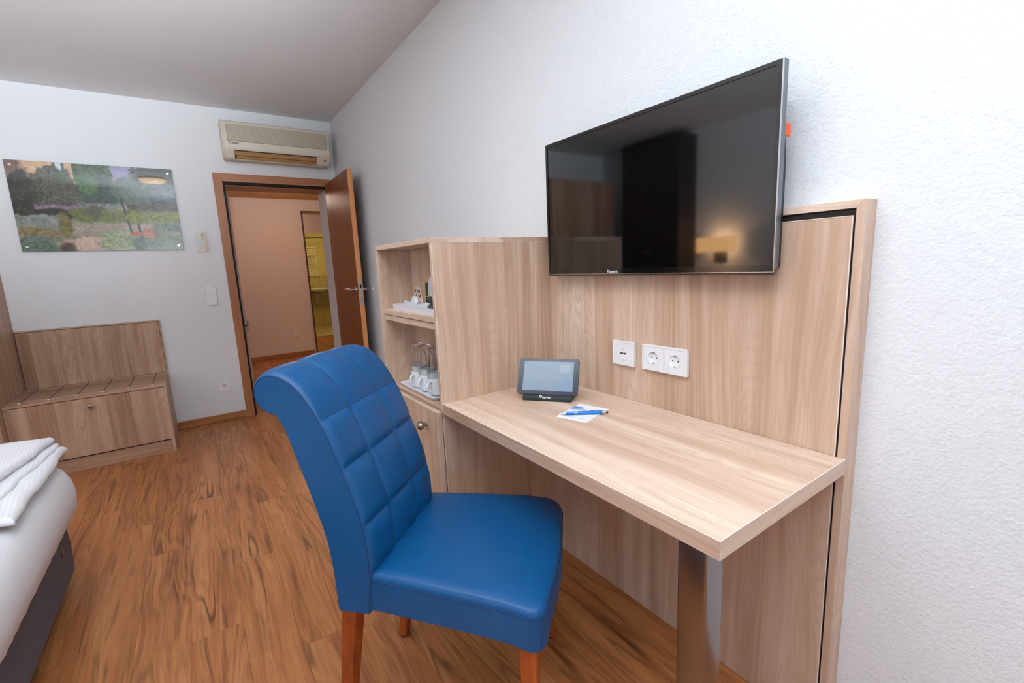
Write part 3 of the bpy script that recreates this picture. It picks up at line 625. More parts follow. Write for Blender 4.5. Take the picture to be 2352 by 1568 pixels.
pen = thing('pen', 'metallic blue ballpoint pen with silver tip across the note sheet', 'pen', ((p0+p1)/2).to_tuple())
s1 = pd.cross(Vector((0, 0, 1))).normalized(); axp = (s1, s1.cross(pd)*-1, pd)
def pl(name, prof, mat): return new_obj(name, lathe(bmesh.new(), prof, p0, axp, 18), mat, pen, smooth=True)
pl('tip', [(0.0005, 0), (0.0012, 0.003), (0.0042, 0.0145), (0.0048, 0.019)], M_CHROME)
pl('barrel', [(0.0048, 0.019), (0.0052, 0.022), (0.0052, PLn-0.022), (0.0050, PLn-0.018)], M_BLUE)
pl('ring', [(0.0055, 0.044), (0.0055, 0.0455)], M_CHROME); pl('ring', [(0.0055, 0.0485), (0.0055, 0.050)], M_CHROME)
pl('end_cap', [(0.0050, PLn-0.018), (0.0042, PLn-0.006)], M_CHROME)
pl('stylus_tip', [(0.0040, PLn-0.006), (0.0040, PLn-0.003), (0.0025, PLn), (0, PLn+0.0005)], M_BLACKGAP)
bm = tube(bmesh.new(), [p0+pd*(PLn-0.02)+Vector((0, 0, 0.0055)), p0+pd*(PLn-0.03)+Vector((0, 0, 0.0075)), p0+pd*(PLn-0.055)+Vector((0, 0, 0.0068))], 0.0012, 8); new_obj('clip', bm, M_BLUE, pen)

# ---------------- upper niche: tray with organiser
def tray(name, label, x0, x1, y0, y1, z, h, mat, lip=0.006, flare=0.004):
    bm = bmesh.new(); n = 5
    def rr(dx, r): return [((x0+x1)/2 + p[0], (y0+y1)/2 + p[1]) for p in rrect((x1-x0)+2*dx, (y1-y0)+2*dx, r, n)]
    rings = [(rr(-flare, 0.012), z), (rr(0, 0.014), z+h), (rr(-0.003, 0.012), z+h), (rr(-flare-0.004, 0.010), z+0.004)]
    vs = [[bm.verts.new((*p, zz)) for p in r] for r, zz in rings]; N = len(vs[0])
    bm.faces.new(vs[0][::-1]); bm.faces.new(vs[-1])
    for a, b in zip(vs, vs[1:]):
        for k in range(N): bm.faces.new((a[k], a[(k+1) % N], b[(k+1) % N], b[k]))
    return tag(new_obj(name, bm, mat), label, 'tray')
tray('serving_tray', 'white high-sided tray with tea sachets in the upper niche', -0.536, -0.424, -3.095, -2.645, 1.0512, 0.0235, M_TRAY)
org = thing('sachet_organizer', 'white wavy-edged organizer box on the upper tray', 'organizer', (-0.475, -2.80, 1.0555))
def wavy(axis_y0, axis_y1, x, flip=False):
    bm = bmesh.new(); n = 14; A = []; Bv = []
    for k in range(n+1):
        t = k/n; y = axis_y0 + (axis_y1-axis_y0)*t; zt_ = 1.0555 + 0.030 + 0.006*math.cos(t*2*PI)
        A.append((y, zt_))
    poly = [(axis_y0, 1.0555)] + A[:] + [(axis_y1, 1.0555)]
    return prism(bmesh.new(), poly, 'x', x-0.002, x)
new_obj('organizer_wall', wavy(-2.70, -2.94, -0.500), M_TRAY, org); new_obj('organizer_wall', wavy(-2.70, -2.94, -0.436), M_TRAY, org)
for y in (-2.70, -2.78, -2.86, -2.938): new_obj('divider', B(-0.500, -0.438, y-0.002, y, 1.0555, 1.082), M_TRAY, org)
new_obj('organizer_base', B(-0.502, -0.436, -2.94, -2.70, 1.0552, 1.0572), M_TRAY, org)
def rot_box(c, sx, sy, sz, rx=0, ry=0, rz=0, bev=0.0004):
    bm = B(-sx/2, sx/2, -sy/2, sy/2, 0, sz, bev); bmesh.ops.transform(bm, matrix=Matrix.Translation(Vector(c)) @ Euler((rx, ry, rz)).to_matrix().to_4x4(), verts=bm.verts); return bm
# sugar sachets (crumpled, pyramid-like)
def sachet(c, h, wd, tiltx, label):
    bm = bmesh.new(); a = [bm.verts.new(p) for p in ((-0.012, -wd/2, 0), (-0.012, wd/2, 0), (0.010, wd/2*0.8, 0.001), (0.010, -wd/2*0.9, 0), (0.0, 0.002, h), (-0.003, -0.004, h*0.72), (-0.010, wd*0.2, h*0.35))]
    for f in ((0, 1, 6), (1, 4, 6), (0, 6, 5), (6, 4, 5), (1, 2, 4), (2, 3, 4), (3, 0, 5), (3, 5, 4), (0, 3, 2, 1)): bm.faces.new([a[i] for i in f])
    bmesh.ops.transform(bm, matrix=Matrix.Translation(Vector(c)) @ Euler((tiltx, 0, 0)).to_matrix().to_4x4(), verts=bm.verts)
    return tag(new_obj('sugar_sachet', bm, M_SUGAR), label, 'sachet', 'sugar sachets in the organizer')
sachet((-0.478, -2.740, 1.058), 0.052, 0.036, 0.05, 'tall pointed cream sugar sachet at the left end of the organizer')
sachet((-0.490, -2.765, 1.058), 0.038, 0.034, -0.12, 'short slumped cream sugar sachet leaning in front of its taller neighbour')
tc1 = thing('creamer_cup', 'pale round creamer portion standing upright in the organizer', 'creamer', (-0.478, -2.79, 1.058))
bm = bmesh.new(); lathe(bm, [(0.017, -0.0015), (0.0185, 0.0), (0.0185, 0.003), (0.013, 0.018), (0, 0.019)], (-0.492, -2.790, 1.079), (Vector((0,1,0)), Vector((0,0,1)), Vector((1,0,0))), 20); new_obj('cup_body', bm, M_CERAMIC, tc1, smooth=True)
sheet2 = tag(new_obj('white_packet', rot_box((-0.480, -2.785, 1.058), 0.003, 0.044, 0.050, 0.0, -0.1), M_PAPER), 'square white paper packet behind the creamer portion', 'packet')
def stick(c, lean, label, big=True):
    t = thing('coffee_stick', label, 'sachet', c, 0, 'coffee sticks in the organizer')
    def rb(*a, **k):
        bm = B(*a); bmesh.ops.transform(bm, matrix=Matrix.Translation(Vector(c)) @ Euler((lean, -0.08, 0)).to_matrix().to_4x4(), verts=bm.verts); return bm
    wd = 0.017 if big else 0.012
    new_obj('stick_wrapper', rb(-0.0018, 0.0018, -wd/2*1.0, wd/2, 0, 0.088, 0.0008), M_PEACH, t)
    new_obj('label_mark', rb(-0.0024, -0.0017, -0.0040, 0.0040, 0.046, 0.080, 0.0), M_DKPRINT, t)
    new_obj('label_disc', rb(-0.0028, -0.0022, -0.0030, 0.0030, 0.058, 0.066, 0.0), M_PAPER, t)
    new_obj('red_band', rb(-0.0024, -0.0017, -wd/2, wd/2, 0.0, 0.026, 0.0), M_RED, t)
    return t
stick((-0.468, -2.778, 1.058), -0.10, 'peach coffee stick with black emblem, leftmost of the sticks')
stick((-0.470, -2.812, 1.058), -0.14, 'narrow peach coffee stick squeezed between two wider sticks', False)
stick((-0.474, -2.830, 1.058), -0.12, 'peach coffee stick with black emblem standing before the green packet')
tea = thing('tea_packet', 'dark green tea packet with yellow border behind the coffee sticks', 'tea packet', (-0.455, -2.838, 1.058))
new_obj('packet_border', rot_box((-0.452, -2.838, 1.058), 0.0022, 0.052, 0.112, -0.07, 0.05), M_YELLOW, tea)
new_obj('packet_face', rot_box((-0.4542, -2.839, 1.062), 0.0016, 0.043, 0.100, -0.07, 0.05), M_GREEN, tea)
for (z, wd, hh) in ((1.105, 0.016, 0.004), (1.094, 0.012, 0.003)): new_obj('yellow_print', rot_box((-0.4555, -2.839, z), 0.0012, wd, hh, -0.07, 0.05), M_YELLOW, tea)
ket = thing('kettle', 'grey and dark plastic kettle half hidden at the near end of the upper tray', 'kettle', (-0.480, -2.992, 1.0555))
bm = bmesh.new(); lathe(bm, [(0.046, 0.0), (0.046, 0.020), (0.040, 0.030)], (-0.480, -2.992, 1.0557), 'z', 28); new_obj('kettle_base', bm, M_DKGREY, ket, smooth=True)
bm = bmesh.new(); lathe(bm, [(0.034, 0.030), (0.039, 0.050), (0.038, 0.062)], (-0.480, -2.992, 1.0557), 'z', 28); new_obj('kettle_band', bm, M_DKGREY, ket, smooth=True)
bm = bmesh.new(); lathe(bm, [(0.038, 0.062), (0.037, 0.10), (0.031, 0.130), (0.020, 0.135), (0, 0.136)], (-0.480, -2.992, 1.0557), 'z', 28); new_obj('kettle_body', bm, M_KETTLE, ket, smooth=True)

# ---------------- lower niche: tray with cups and upturned glasses
tray('cup_tray', 'flat white tray under cups and upturned glasses in the lower niche', -0.545, -0.425, -3.015, -2.675, 0.7295, 0.012, M_TRAY, flare=0.008)
cupdesc = [('farthest from the desk', -2.785), ('in the middle of the row', -2.868), ('nearest the desk', -2.950)]
for dsc, cy in cupdesc:
    c0 = (-0.492, cy, 0.7345)
    t = thing('coffee_cup', 'white porcelain cup under an upturned glass, ' + dsc, 'cup', c0, 0, 'white cups on the lower tray')
    bm = bmesh.new(); lathe(bm, [(0.024, 0), (0.030, 0.003), (0.0345, 0.020), (0.0365, 0.060), (0.0365, 0.068), (0.030, 0.070), (0.0295, 0.090), (0.0275, 0.090), (0.0275, 0.020), (0, 0.010)], c0, 'z', 32); new_obj('cup_bowl', bm, M_CERAMIC, t, smooth=True)
    hd = Vector((-0.80, -0.35, 0)).normalized(); pts = catmull([Vector(c0) + hd*0.033 + Vector((0, 0, 0.054)), Vector(c0) + hd*0.048 + Vector((0, 0, 0.056)), Vector(c0) + hd*0.056 + Vector((0, 0, 0.040)), Vector(c0) + hd*0.048 + Vector((0, 0, 0.018)), Vector(c0) + hd*0.031 + Vector((0, 0, 0.012))], 6)
    bm = tube(bmesh.new(), pts, 0.0048, 10); new_obj('cup_handle', bm, M_CERAMIC, t, smooth=True)
    gz = 0.7345 + 0.0705
    bm = bmesh.new(); lathe(bm, [(0.0350, 0), (0.0372, 0.0), (0.0345, 0.035), (0.0265, 0.100), (0.0260, 0.112), (0.0250, 0.1135), (0, 0.1125), (0, 0.0965), (0.0235, 0.0965), (0.0250, 0.092), (0.0328, 0.035), (0.0350, 0)][:-1] + [(0.0350, 0)], (c0[0], cy, gz), 'z', 40)
    bmesh.ops.remove_doubles(bm, verts=bm.verts, dist=1e-6)
    for f in [f for f in bm.faces if len(f.verts) > 8]: bm.faces.remove(f)
    g = new_obj('drinking_glass', bm, M_GLASS, smooth=True); tag(g, 'clear glass turned upside down over a white cup, ' + dsc, 'glass', 'upturned glasses on the lower tray')

# ================================================================== CHAIR
ca = math.radians(-47.7)
Fv = Vector((math.cos(ca), math.sin(ca), 0)); Lv = Vector((-math.sin(ca), math.cos(ca), 0))
org_c = Vector((-1.034, -3.446, 0)) + Lv*0.21      # rear of backrest, on the centre line
chair = thing('desk_chair', 'blue leatherette chair with quilted scroll back and reddish wooden legs', 'chair', org_c, ca)
# local frame: x forward, y left, z up
front = [(.088, .396), (.094, .45), (.101, .50), (.094, .625), (.058, .755), (.010, .883), (-.028, .945), (-.060, .976), (-.096, .990), (-.128, .987), (-.150, .966), (-.155, .936), (-.138, .909), (-.108, .896)]
rear = [(-.086, .860), (-.056, .762), (-.023, .649), (-.004, .556), (.002, .454), (.003, .396)]
fp = catmull([Vector((a, 0, b)) for a, b in front], 12); rp = catmull([Vector((a, 0, b)) for a, b in [front[-1]] + rear], 6)[1:]
HWB, YB = 0.187, -0.023
prof = fp + rp; NP = len(prof); nf = len(fp)
# arc length along front
acc = [0]
for i in range(1, nf): acc.append(acc[-1] + (fp[i]-fp[i-1]).length)
def arc_at(z):
    for i in range(nf):
        if fp[i].z >= z: return acc[i]
rows = [0.0, arc_at(.50), arc_at(.625), arc_at(.755), arc_at(.883), acc[-1]]
cols_ = [-HWB, -0.070, 0.066, HWB]
def cellpos(v, L_):
    for a, b in zip(L_, L_[1:]):
        if v <= b + 1e-9: return (v-a)/(b-a), b-a
    return 1.0, 1
def pil(t, p=2.4): return max(0.0, 1-abs(2*t-1)**p)
nor = []
for i in range(NP):
    a = prof[max(i-1, 0)]; b = prof[min(i+1, NP-1)]; t = (b-a).normalized(); nor.append(Vector((t.z, 0, -t.x)))
ML = 66
ws = [-HWB] + [(-HWB + 0.0035 + (2*HWB-0.007)*k/(ML-2)) for k in range(ML-1)] + [HWB]
bm = bmesh.new(); grid = []
for i in range(NP):
    row = []
    for j, w_ in enumerate(ws):
        d = 0.0
        if i < nf:
            rt_, rl = cellpos(acc[i], rows); ct, cl = cellpos(w_, cols_)
            big = acc[i] > rows[4]
            A = 0.012 if not big else 0.010
            fr_ = pil(rt_, 4) if not big else min(1.0, pil(rt_*0.5, 3.0) + (0.35 if rt_ > 0.5 else 0))*(1 - max(0, (rt_-0.8)/0.2)**2)
            fc = pil(ct, 3.4)
            d = A*(max(fr_, 0)**0.55)*(max(fc, 0)**0.55)
            # small sharp valley at the stitched lines
            d += 0.005*(1-(w_/HWB)**2)
            if abs(w_) > HWB-0.006: d *= 0.5
            # creases near the seat
            if acc[i] < rows[2]: d += 0.0016*math.sin(w_*95 + acc[i]*40)*math.exp(-((acc[i]-rows[1])/0.06)**2)*math.exp(-((w_+0.02)/0.09)**2)
        else:
            d = 0.006*(1-(w_/HWB)**2)
        if j in (0, len(ws)-1): d -= 0.003
        row.append(bm.verts.new(prof[i] + nor[i]*d + Vector((0, w_+YB, 0))))
    grid.append(row)
for i in range(NP-1):
    for j in range(len(ws)-1): bm.faces.new((grid[i][j], grid[i][j+1], grid[i+1][j+1], grid[i+1][j]))
bm.faces.new([grid[0][j] for j in range(len(ws))][::-1] + [grid[-1][j] for j in range(len(ws))])
for j in (0, len(ws)-1):
    lp_ = [bm.verts.new(grid[i][j].co) for i in range(NP)]
    mid = Vector((0, 0, 0)); f = bm.faces.new(lp_)
    r = bmesh.ops.triangulate(bm, faces=[f])
br = new_obj('backrest', bm, M_LEATHER, chair, world=False, smooth=True)
bm = bmesh.new()
for sgn_ in (-1, 1):
    tube(bm, [prof[i] + nor[i]*(-0.0010) + Vector((0, sgn_*(HWB-0.0006)+YB, 0)) for i in range(0, nf, 3)], 0.0013, 6)
for w_ in (-0.070, 0.066):   # vertical quilting seams
    tube(bm, [prof[i] + nor[i]*(0.005*(1-(w_/HWB)**2)+0.0002) + Vector((0, w_+YB, 0)) for i in range(30, nf-8, 2)], 0.0009, 6)
for z in (.625, .755, .883):
    i = min(range(nf), key=lambda k: abs(fp[k].z-z) + (10 if k > nf*0.75 else 0))
    tube(bm, [prof[i] + nor[i]*(0.005*(1-(w_/HWB)**2)+0.0002) + Vector((0, w_+YB, 0)) for w_ in np.linspace(-HWB+0.006, HWB-0.006, 20)], 0.0009, 6)
new_obj('seam', bm, M_SEAM, br, world=False, smooth=True)
# seat
def seat_outline(inset=0.0, n=10):
    s0, s1 = 0.080+inset*0.3, 0.528-inset
    def hw(s_): return 0.206 + 0.048*(s_-0.09)/0.43 - inset
    def hf(s_): return hw(s_) - 0.008
    r = 0.034; pts = []
    c1 = (s1-r, hw(s1)-r)
    pts.append((s0, -hw(s0)))
    for k in range(1, 9): t = k/9; s_ = s0+(s1-r-s0)*t; pts.append((s_, -hw(s_)))
    for k in range(n+1): a = -PI/2 + PI/2*k/n; pts.append((s1-r+r*math.cos(a), -(hw(s1)-r) + r*math.sin(a)))
    for k in range(1, 12): t = k/12; pts.append((s1 + 0.006*math.sin(PI*t), -(hw(s1)-r)*(1-t) + (hf(s1)-0.050)*t)) if t < 0.5 else pts.append((s1 + 0.006*math.sin(PI*t) - 0.018*(t-0.5)*2, -(hw(s1)-r)*(1-t) + (hf(s1)-0.050)*t))
    r2 = 0.045; s1 -= 0.018; pts[-1] = (s1+0.003, hf(s1)-r2-0.008)
    for k in range(n+1): a = PI/2*k/n; pts.append((s1-r2+r2*math.cos(a), (hf(s1)-r2) + r2*math.sin(a)))
    for k in range(8, 0, -1): t = k/9; s_ = s0+(s1-r-s0)*t; pts.append((s_, hf(s_)))
    pts.append((s0, hf(s0)))
    for k in range(1, 10): pts.append((s0, hf(s0)*(1-k/10) - hw(s0)*k/10))
    return pts
bm = bmesh.new(); rings = []
o0 = seat_outline(); cx_, cy_ = 0.30, 0.0
def ztop(x, y): 
    e = min(1, max(0, (0.522-x)/0.10)); f_ = 1-(abs(y)/0.25)**3
    cd = max(0, 1-math.hypot(x-0.528, y-0.24)/0.15)
    return 0.500 + 0.013*f_*e - 0.004*(1-e)**2 - 0.018*cd**1.3
def zbot(x, y):
    corner = max(0, 1-(min(abs(x-0.50), abs(x-0.05)))/0.09)*max(0, 1-(0.24-abs(y))/0.07)
    return 0.410 - 0.008*max(0, min(1, corner)) - 0.010*(x > 0.45)*0
sc_list = [(0.86, 'b', 0.010), (0.985, 'b', 0.002), (1.0, 'b', -0.002), (1.003, 'm', 0.5), (1.0, 't', 0.020), (0.995, 't', 0.011), (0.982, 't', 0.004), (0.955, 't', 0.0)]
N = len(o0)
for k_, kind, d in sc_list:
    ring_ = []
    for x, y in o0:
        X = cx_+(x-cx_)*k_; Y = y*k_
        zb_, zt_ = zbot(x, y), ztop(x, y)
        z = zb_ + d if kind == 'b' else (zb_+(zt_-zb_)*d if kind == 'm' else ztop(X, Y) - d)
        ring_.append(bm.verts.new((X, Y, z)))
    rings.append(ring_)
for k_ in (0.85, 0.7, 0.5, 0.3, 0.12):
    rings.append([bm.verts.new((cx_+(x-cx_)*k_, y*k_, ztop(cx_+(x-cx_)*k_, y*k_))) for x, y in o0])
for a, b in zip(rings, rings[1:]):
    for k in range(N): bm.faces.new((a[k], a[(k+1) % N], b[(k+1) % N], b[k]))
bm.faces.new(rings[0][::-1]); bm.faces.new(rings[-1])
seat = new_obj('seat', bm, M_LEATHER, chair, world=False, smooth=True)
bm = bmesh.new(); tube(bm, [(x*1.0, y*1.0, ztop(x, y)-0.0175) for x, y in seat_outline(-0.0006)[:40]], 0.0012, 6)
for sgn_ in (-1,): tube(bm, [(0.5185, -0.2450, 0.402+0.0065*k) for k in range(12)], 0.0010, 6)
new_obj('seam', bm, M_SEAM, seat, world=False, smooth=True)
def leg(top, bot, w0, w1):
    bm = bmesh.new(); vs = []
    for (x, y, z), w_ in ((top, w0), (bot, w1)):
        vs.append([bm.verts.new((x+sx*w_/2, y+sy*w_/2, z)) for sx, sy in ((-1, -1), (1, -1), (1, 1), (-1, 1))])
    bm.faces.new(vs[0]); bm.faces.new(vs[1][::-1])
    for k in range(4): bm.faces.new((vs[0][k], vs[0][(k+1) % 4], vs[1][(k+1) % 4], vs[1][k]))
    bmesh.ops.bevel(bm, geom=bm.edges[:], offset=0.0025, segments=2, affect='EDGES')
    return new_obj('leg', bm, W_LEG, chair, world=False, smooth=True)
for sg_ in (-1, 1):
    fy = 0.234 if sg_ > 0 else -0.222; ty = 0.212 if sg_ > 0 else -0.222; fx_ = 0.455 if sg_ > 0 else 0.480; tx_ = 0.462 if sg_ > 0 else 0.488
    l1 = leg((tx_, ty, 0.402), (fx_, fy, 0.006), 0.040, 0.030)
    new_obj('foot_glide', lathe(bmesh.new(), [(0.010, 0), (0.012, 0.002), (0.012, 0.007)], (fx_, fy, 0), 'z', 14), M_BLACKGAP, l1, world=False)
    l2 = leg((0.032, sg_*0.172-0.015, 0.400), (-0.030, sg_*0.168-0.015, 0.006), 0.042, 0.030)
    new_obj('foot_glide', lathe(bmesh.new(), [(0.010, 0), (0.012, 0.002), (0.012, 0.007)], (-0.030, sg_*0.168-0.015, 0), 'z', 14), M_BLACKGAP, l2, world=False)

# ================================================================== BACK WALL THINGS
# picture: a grid of coloured points under acrylic
def paint(nu, nv):
    u, v = np.meshgrid(np.linspace(0, 1, nu), np.linspace(0, 1, nv)); 
    rs = np.random.RandomState(3)
    def vn(fx, fy, seed):
        r = np.random.RandomState(seed).rand(int(fy)+3, int(fx)+3); X = u*fx; Y = v*fy; xi = X.astype(int); yi = Y.astype(int); a = X-xi; b = Y-yi; a = a*a*(3-2*a); b = b*b*(3-2*b)
        return (r[yi, xi]*(1-a)+r[yi, xi+1]*a)*(1-b) + (r[yi+1, xi]*(1-a)+r[yi+1, xi+1]*a)*b
    def fbm(fx, fy, seed): return (vn(fx, fy, seed)*0.5 + vn(fx*2, fy*2, seed+1)*0.28 + vn(fx*4, fy*4, seed+2)*0.22)
    def C_(*c): return np.array(srgb(*c)[:3])
    img = np.ones((nv, nu, 3))*C_(120, 118, 100)
    def put(mask, c1, c2=None, fx=60, fy=40, seed=1):
        nonlocal img
        c1 = C_(*c1); c2 = C_(*(c2 or c1)) if c2 else c1
        f = np.clip((fbm(fx, fy, seed)-0.25)*2, 0, 1)[..., None]; col = c1*(1-f) + c2*f
        m = np.clip(mask, 0, 1)[..., None]; img = img*(1-m) + col*m
    wu = 0.030*(fbm(22, 16, 90)-0.5) + 0.012*(fbm(70, 50, 92)-0.5); wv = 0.055*(fbm(24, 14, 94)-0.5) + 0.03*(fbm(70, 44, 96)-0.5)
    def ell(cx, cy, rx, ry, soft=0.25, rough=0.0, seed=5):
        d = np.sqrt(((u-cx)/rx)**2 + ((v-cy)/ry)**2) + rough*(fbm(26, 18, seed)-0.5)
        return np.clip((1-d)/soft, 0, 1)
    def rect(a, b, c, d, soft=0.004):
        if soft > 0.004 and (b-a) > 0.15:
            U = u+wu; V = v+wv; sf = soft*1.6; return np.clip((U-a)/sf, 0, 1)*np.clip((b-U)/sf, 0, 1)*np.clip((V-c)/sf, 0, 1)*np.clip((d-V)/sf, 0, 1)
        return np.clip((u-a)/soft, 0, 1)*np.clip((b-u)/soft, 0, 1)*np.clip((v-c)/soft, 0, 1)*np.clip((d-v)/soft, 0, 1)
    def poly_h(x0, x1, y0, y1): return rect(x0, x1, y0, y1, 0.006)
    put(rect(-1, 2, -1, 2), (110, 116, 92), (150, 146, 120), 50, 40, 11)
    put(rect(0.40, 1.1, -0.1, 0.22), (128, 130, 160), (150, 148, 176), 8, 6, 12)           # sky
    put(ell(0.62, 0.24, 0.06, 0.10, 0.1), (190, 150, 132), (170, 132, 120), 40, 30, 13)       # roof
    put(ell(0.47, 0.12, 0.15, 0.28, 0.15, 0.6, 14), (46, 66, 48), (84, 108, 70), 60, 46, 15)
    put(ell(0.50, 0.32, 0.17, 0.20, 0.15, 0.6, 16), (40, 56, 54), (72, 96, 78), 60, 46, 17)
    put(ell(0.43, 0.22, 0.09, 0.14, 0.3, 0.7, 18), (92, 130, 78), (62, 92, 62), 70, 50, 19)
    put(ell(0.72, 0.30, 0.15, 0.22, 0.2, 0.7, 20), (92, 112, 98), (64, 84, 70), 60, 46, 21)
    put(ell(0.92, 0.08, 0.20, 0.22, 0.2, 0.8, 22), (30, 34, 34), (62, 62, 56), 70, 50, 23)
    put(ell(0.92, 0.32, 0.17, 0.18, 0.3, 0.6, 24), (48, 60, 66), (78, 92, 96), 60, 46, 25)
    put(rect(-0.1, 0.37, -0.1, 0.30)*((v < 0.62-(0.0)).astype(float)), (206, 178, 146), (188, 158, 128), 20, 14, 26)   # house
    put(rect(0.345, 0.375, 0.2, 0.46), (206, 178, 146), (188, 158, 128), 20, 14, 26)
    put(rect(0.262, 0.275, -0.1, 0.10), (96, 50, 40)); put(rect(0.275, 0.308, -0.1, 0.085), (196, 200, 206)); put(rect(0.286, 0.290, -0.1, 0.09), (96, 50, 40)); put(rect(0.308, 0.326, -0.1, 0.11), (40, 104, 110)); put(rect(0.262, 0.326, 0.088, 0.104), (92, 50, 46))
    put(ell(0.23, 0.33, 0.16, 0.32, 0.12, 0.55, 27), (54, 56, 48), (112, 108, 92), 90, 66, 28)
    put(ell(0.05, 0.36, 0.12, 0.36, 0.3, 0.5, 29), (40, 42, 38), (72, 72, 58), 50, 40, 30)
    put(ell(0.02, 0.02, 0.08, 0.12, 0.4), (120, 92, 80)); put(ell(0.30, 0.17, 0.06, 0.10, 0.3, 0.8, 31), (60, 76, 56), (84, 100, 70), 70, 50, 32)
    put(rect(0.36, 1.1, 0.43, 0.49, 0.012)*0.7, (96, 100, 92), (164, 168, 172), 50, 30, 33)           # far fence
    put(rect(0.10, 0.44, 0.47, 0.53, 0.01), (128, 100, 118), (150, 132, 140), 60, 20, 34)
    put(ell(0.22, 0.58, 0.14, 0.075, 0.2, 0.3, 35), (20, 22, 22), (56, 48, 44), 60, 40, 36)
    put(ell(0.40, 0.58, 0.10, 0.09, 0.2, 0.6, 37), (84, 96, 48), (120, 122, 60), 60, 46, 38)
    put(rect(0.40, 0.75, 0.52, 0.68, 0.02), (92, 104, 56), (126, 128, 66), 60, 46, 39)
    put(rect(0.66, 1.1, 0.42, 0.54, 0.02), (66, 62, 54), (110, 104, 90), 60, 46, 40)
    put(rect(0.74, 1.1, 0.54, 0.66, 0.02), (150, 156, 44), (92, 108, 44), 60, 46, 41)
    put(rect(-0.1, 0.30, 0.58, 0.74, 0.01), (112, 122, 112), (152, 152, 146), 40, 30, 42)
    put(rect(0.30, 1.1, 0.66, 0.84, 0.02), (170, 154, 148), (138, 134, 112), 50, 40, 43)
    put(rect(0.80, 1.1, 0.66, 0.80, 0.02), (86, 106, 92), (124, 136, 118), 50, 40, 44)
    put(ell(0.27, 0.70, 0.045, 0.20, 0.4, 0.4, 45), (138, 124, 50), (88, 84, 44), 40, 30, 46)
    put(ell(0.46, 0.55, 0.05, 0.12, 0.6, 0.4, 47), (72, 76, 48), (92, 96, 60), 30, 20, 48)
    put(ell(0.12, 0.80, 0.16, 0.09, 0.3, 0.5, 49), (110, 104, 50), (150, 134, 110), 50, 40, 50)
    put(ell(0.10, 0.94, 0.20, 0.12, 0.2, 0.5, 51), (76, 92, 80), (120, 134, 118), 60, 50, 52)
    put(ell(0.40, 0.93, 0.22, 0.10, 0.25, 0.4, 53), (196, 172, 150), (178, 150, 150), 30, 20, 54)
    put(ell(0.26, 0.97, 0.06, 0.10, 0.4, 0.4, 55), (70, 50, 38), (112, 90, 52), 40, 30, 56)
    put(ell(0.58, 0.90, 0.14, 0.14, 0.25, 0.6, 57), (112, 130, 98), (170, 176, 142), 70, 50, 58)
    put(ell(0.85, 0.92, 0.20, 0.14, 0.2, 0.5, 59), (84, 98, 80), (128, 138, 112), 70, 50, 60)
    put(ell(0.70, 0.93, 0.06, 0.10, 0.5, 0.4, 61), (70, 84, 88), (96, 112, 106), 40, 30, 62)
    # lamp post, second post, pot
    xs = 0.632 + (v-0.38)*0.085
    put(np.clip((0.0085-abs(u-xs))/0.004, 0, 1)*((v > 0.37) & (v < 0.80)), (32, 30, 38), (56, 52, 60), 10, 80, 63)
    put(np.clip((0.011-abs(u-(0.715+(v-0.6)*0.05)))/0.005, 0, 1)*((v > 0.60) & (v < 0.86)), (60, 64, 76))
    put(rect(0.665, 0.715, 0.445, 0.50)*0.7, (50, 56, 44)); put(rect(0.66, 0.74, 0.52, 0.60, 0.01), (34, 36, 28), (70, 76, 48), 60, 40, 64)
    put(ell(0.71, 0.60, 0.07, 0.08, 0.3, 0.9, 65), (152, 156, 44), (88, 100, 40), 70, 50, 66)
    put(rect(0.745, 0.82, 0.745, 0.76), (200, 72, 60)); put(rect(0.75, 0.815, 0.758, 0.85), (188, 120, 98), (160, 96, 80), 20, 20, 67)
    put(ell(0.70, 0.80, 0.05, 0.03, 0.3), (176, 84, 66)); put(ell(0.83, 0.80, 0.03, 0.10, 0.6, 0.4, 68), (124, 104, 96))
    n = (fbm(150, 110, 80)-0.5)[..., None]; img = np.clip(img*(1+n*0.8), 0, 1); img = np.clip((img/0.30)**1.25*0.30, 0, 1)
    return img
NU, NV = 330, 220
px0, px1, pz0, pz1 = -2.133, -1.2285, 1.4445, 2.0475
img = paint(NU, NV)
pic = thing('acrylic_picture', 'frameless garden photograph under glossy acrylic on the back wall', 'picture', ((px0+px1)/2, -0.01, pz0))
s = NT('printed_garden_photo'); at = s.n('ShaderNodeVertexColor', layer_name='print'); s.l(at.outputs[0], s.p.inputs['Base Color']); s.set(Roughness=0.25); s.p.inputs['Coat Weight'].default_value = 1.0; s.p.inputs['Coat Roughness'].default_value = 0.03
me = bpy.data.meshes.new('print')
X, Z = np.meshgrid(np.linspace(px0+0.001, px1-0.001, NU), np.linspace(pz1-0.001, pz0+0.001, NV)); off = pic.location
vs = np.stack([X.ravel()-off.x, np.full(X.size, -0.0182-off.y), Z.ravel()-off.z], 1)
idx = np.arange(NU*NV).reshape(NV, NU); q = np.stack([idx[:-1, :-1], idx[1:, :-1], idx[1:, 1:], idx[:-1, 1:]], -1).reshape(-1, 4)
me.from_pydata(vs.tolist(), [], q.tolist()); ca_ = me.color_attributes.new('print', 'FLOAT_COLOR', 'POINT')
ca_.data.foreach_set('color', np.concatenate([img.reshape(-1, 3), np.ones((NU*NV, 1))], 1).ravel().astype(np.float32)); me.materials.append(s.m)
po = bpy.data.objects.new('print', me); C.objects.link(po); po.parent = pic
new_obj('acrylic_sheet', B(px0, px1, -0.018, -0.010, pz0, pz1, 0.001), plain('acrylic_edge', srgb(120, 130, 130), 0.2), pic)
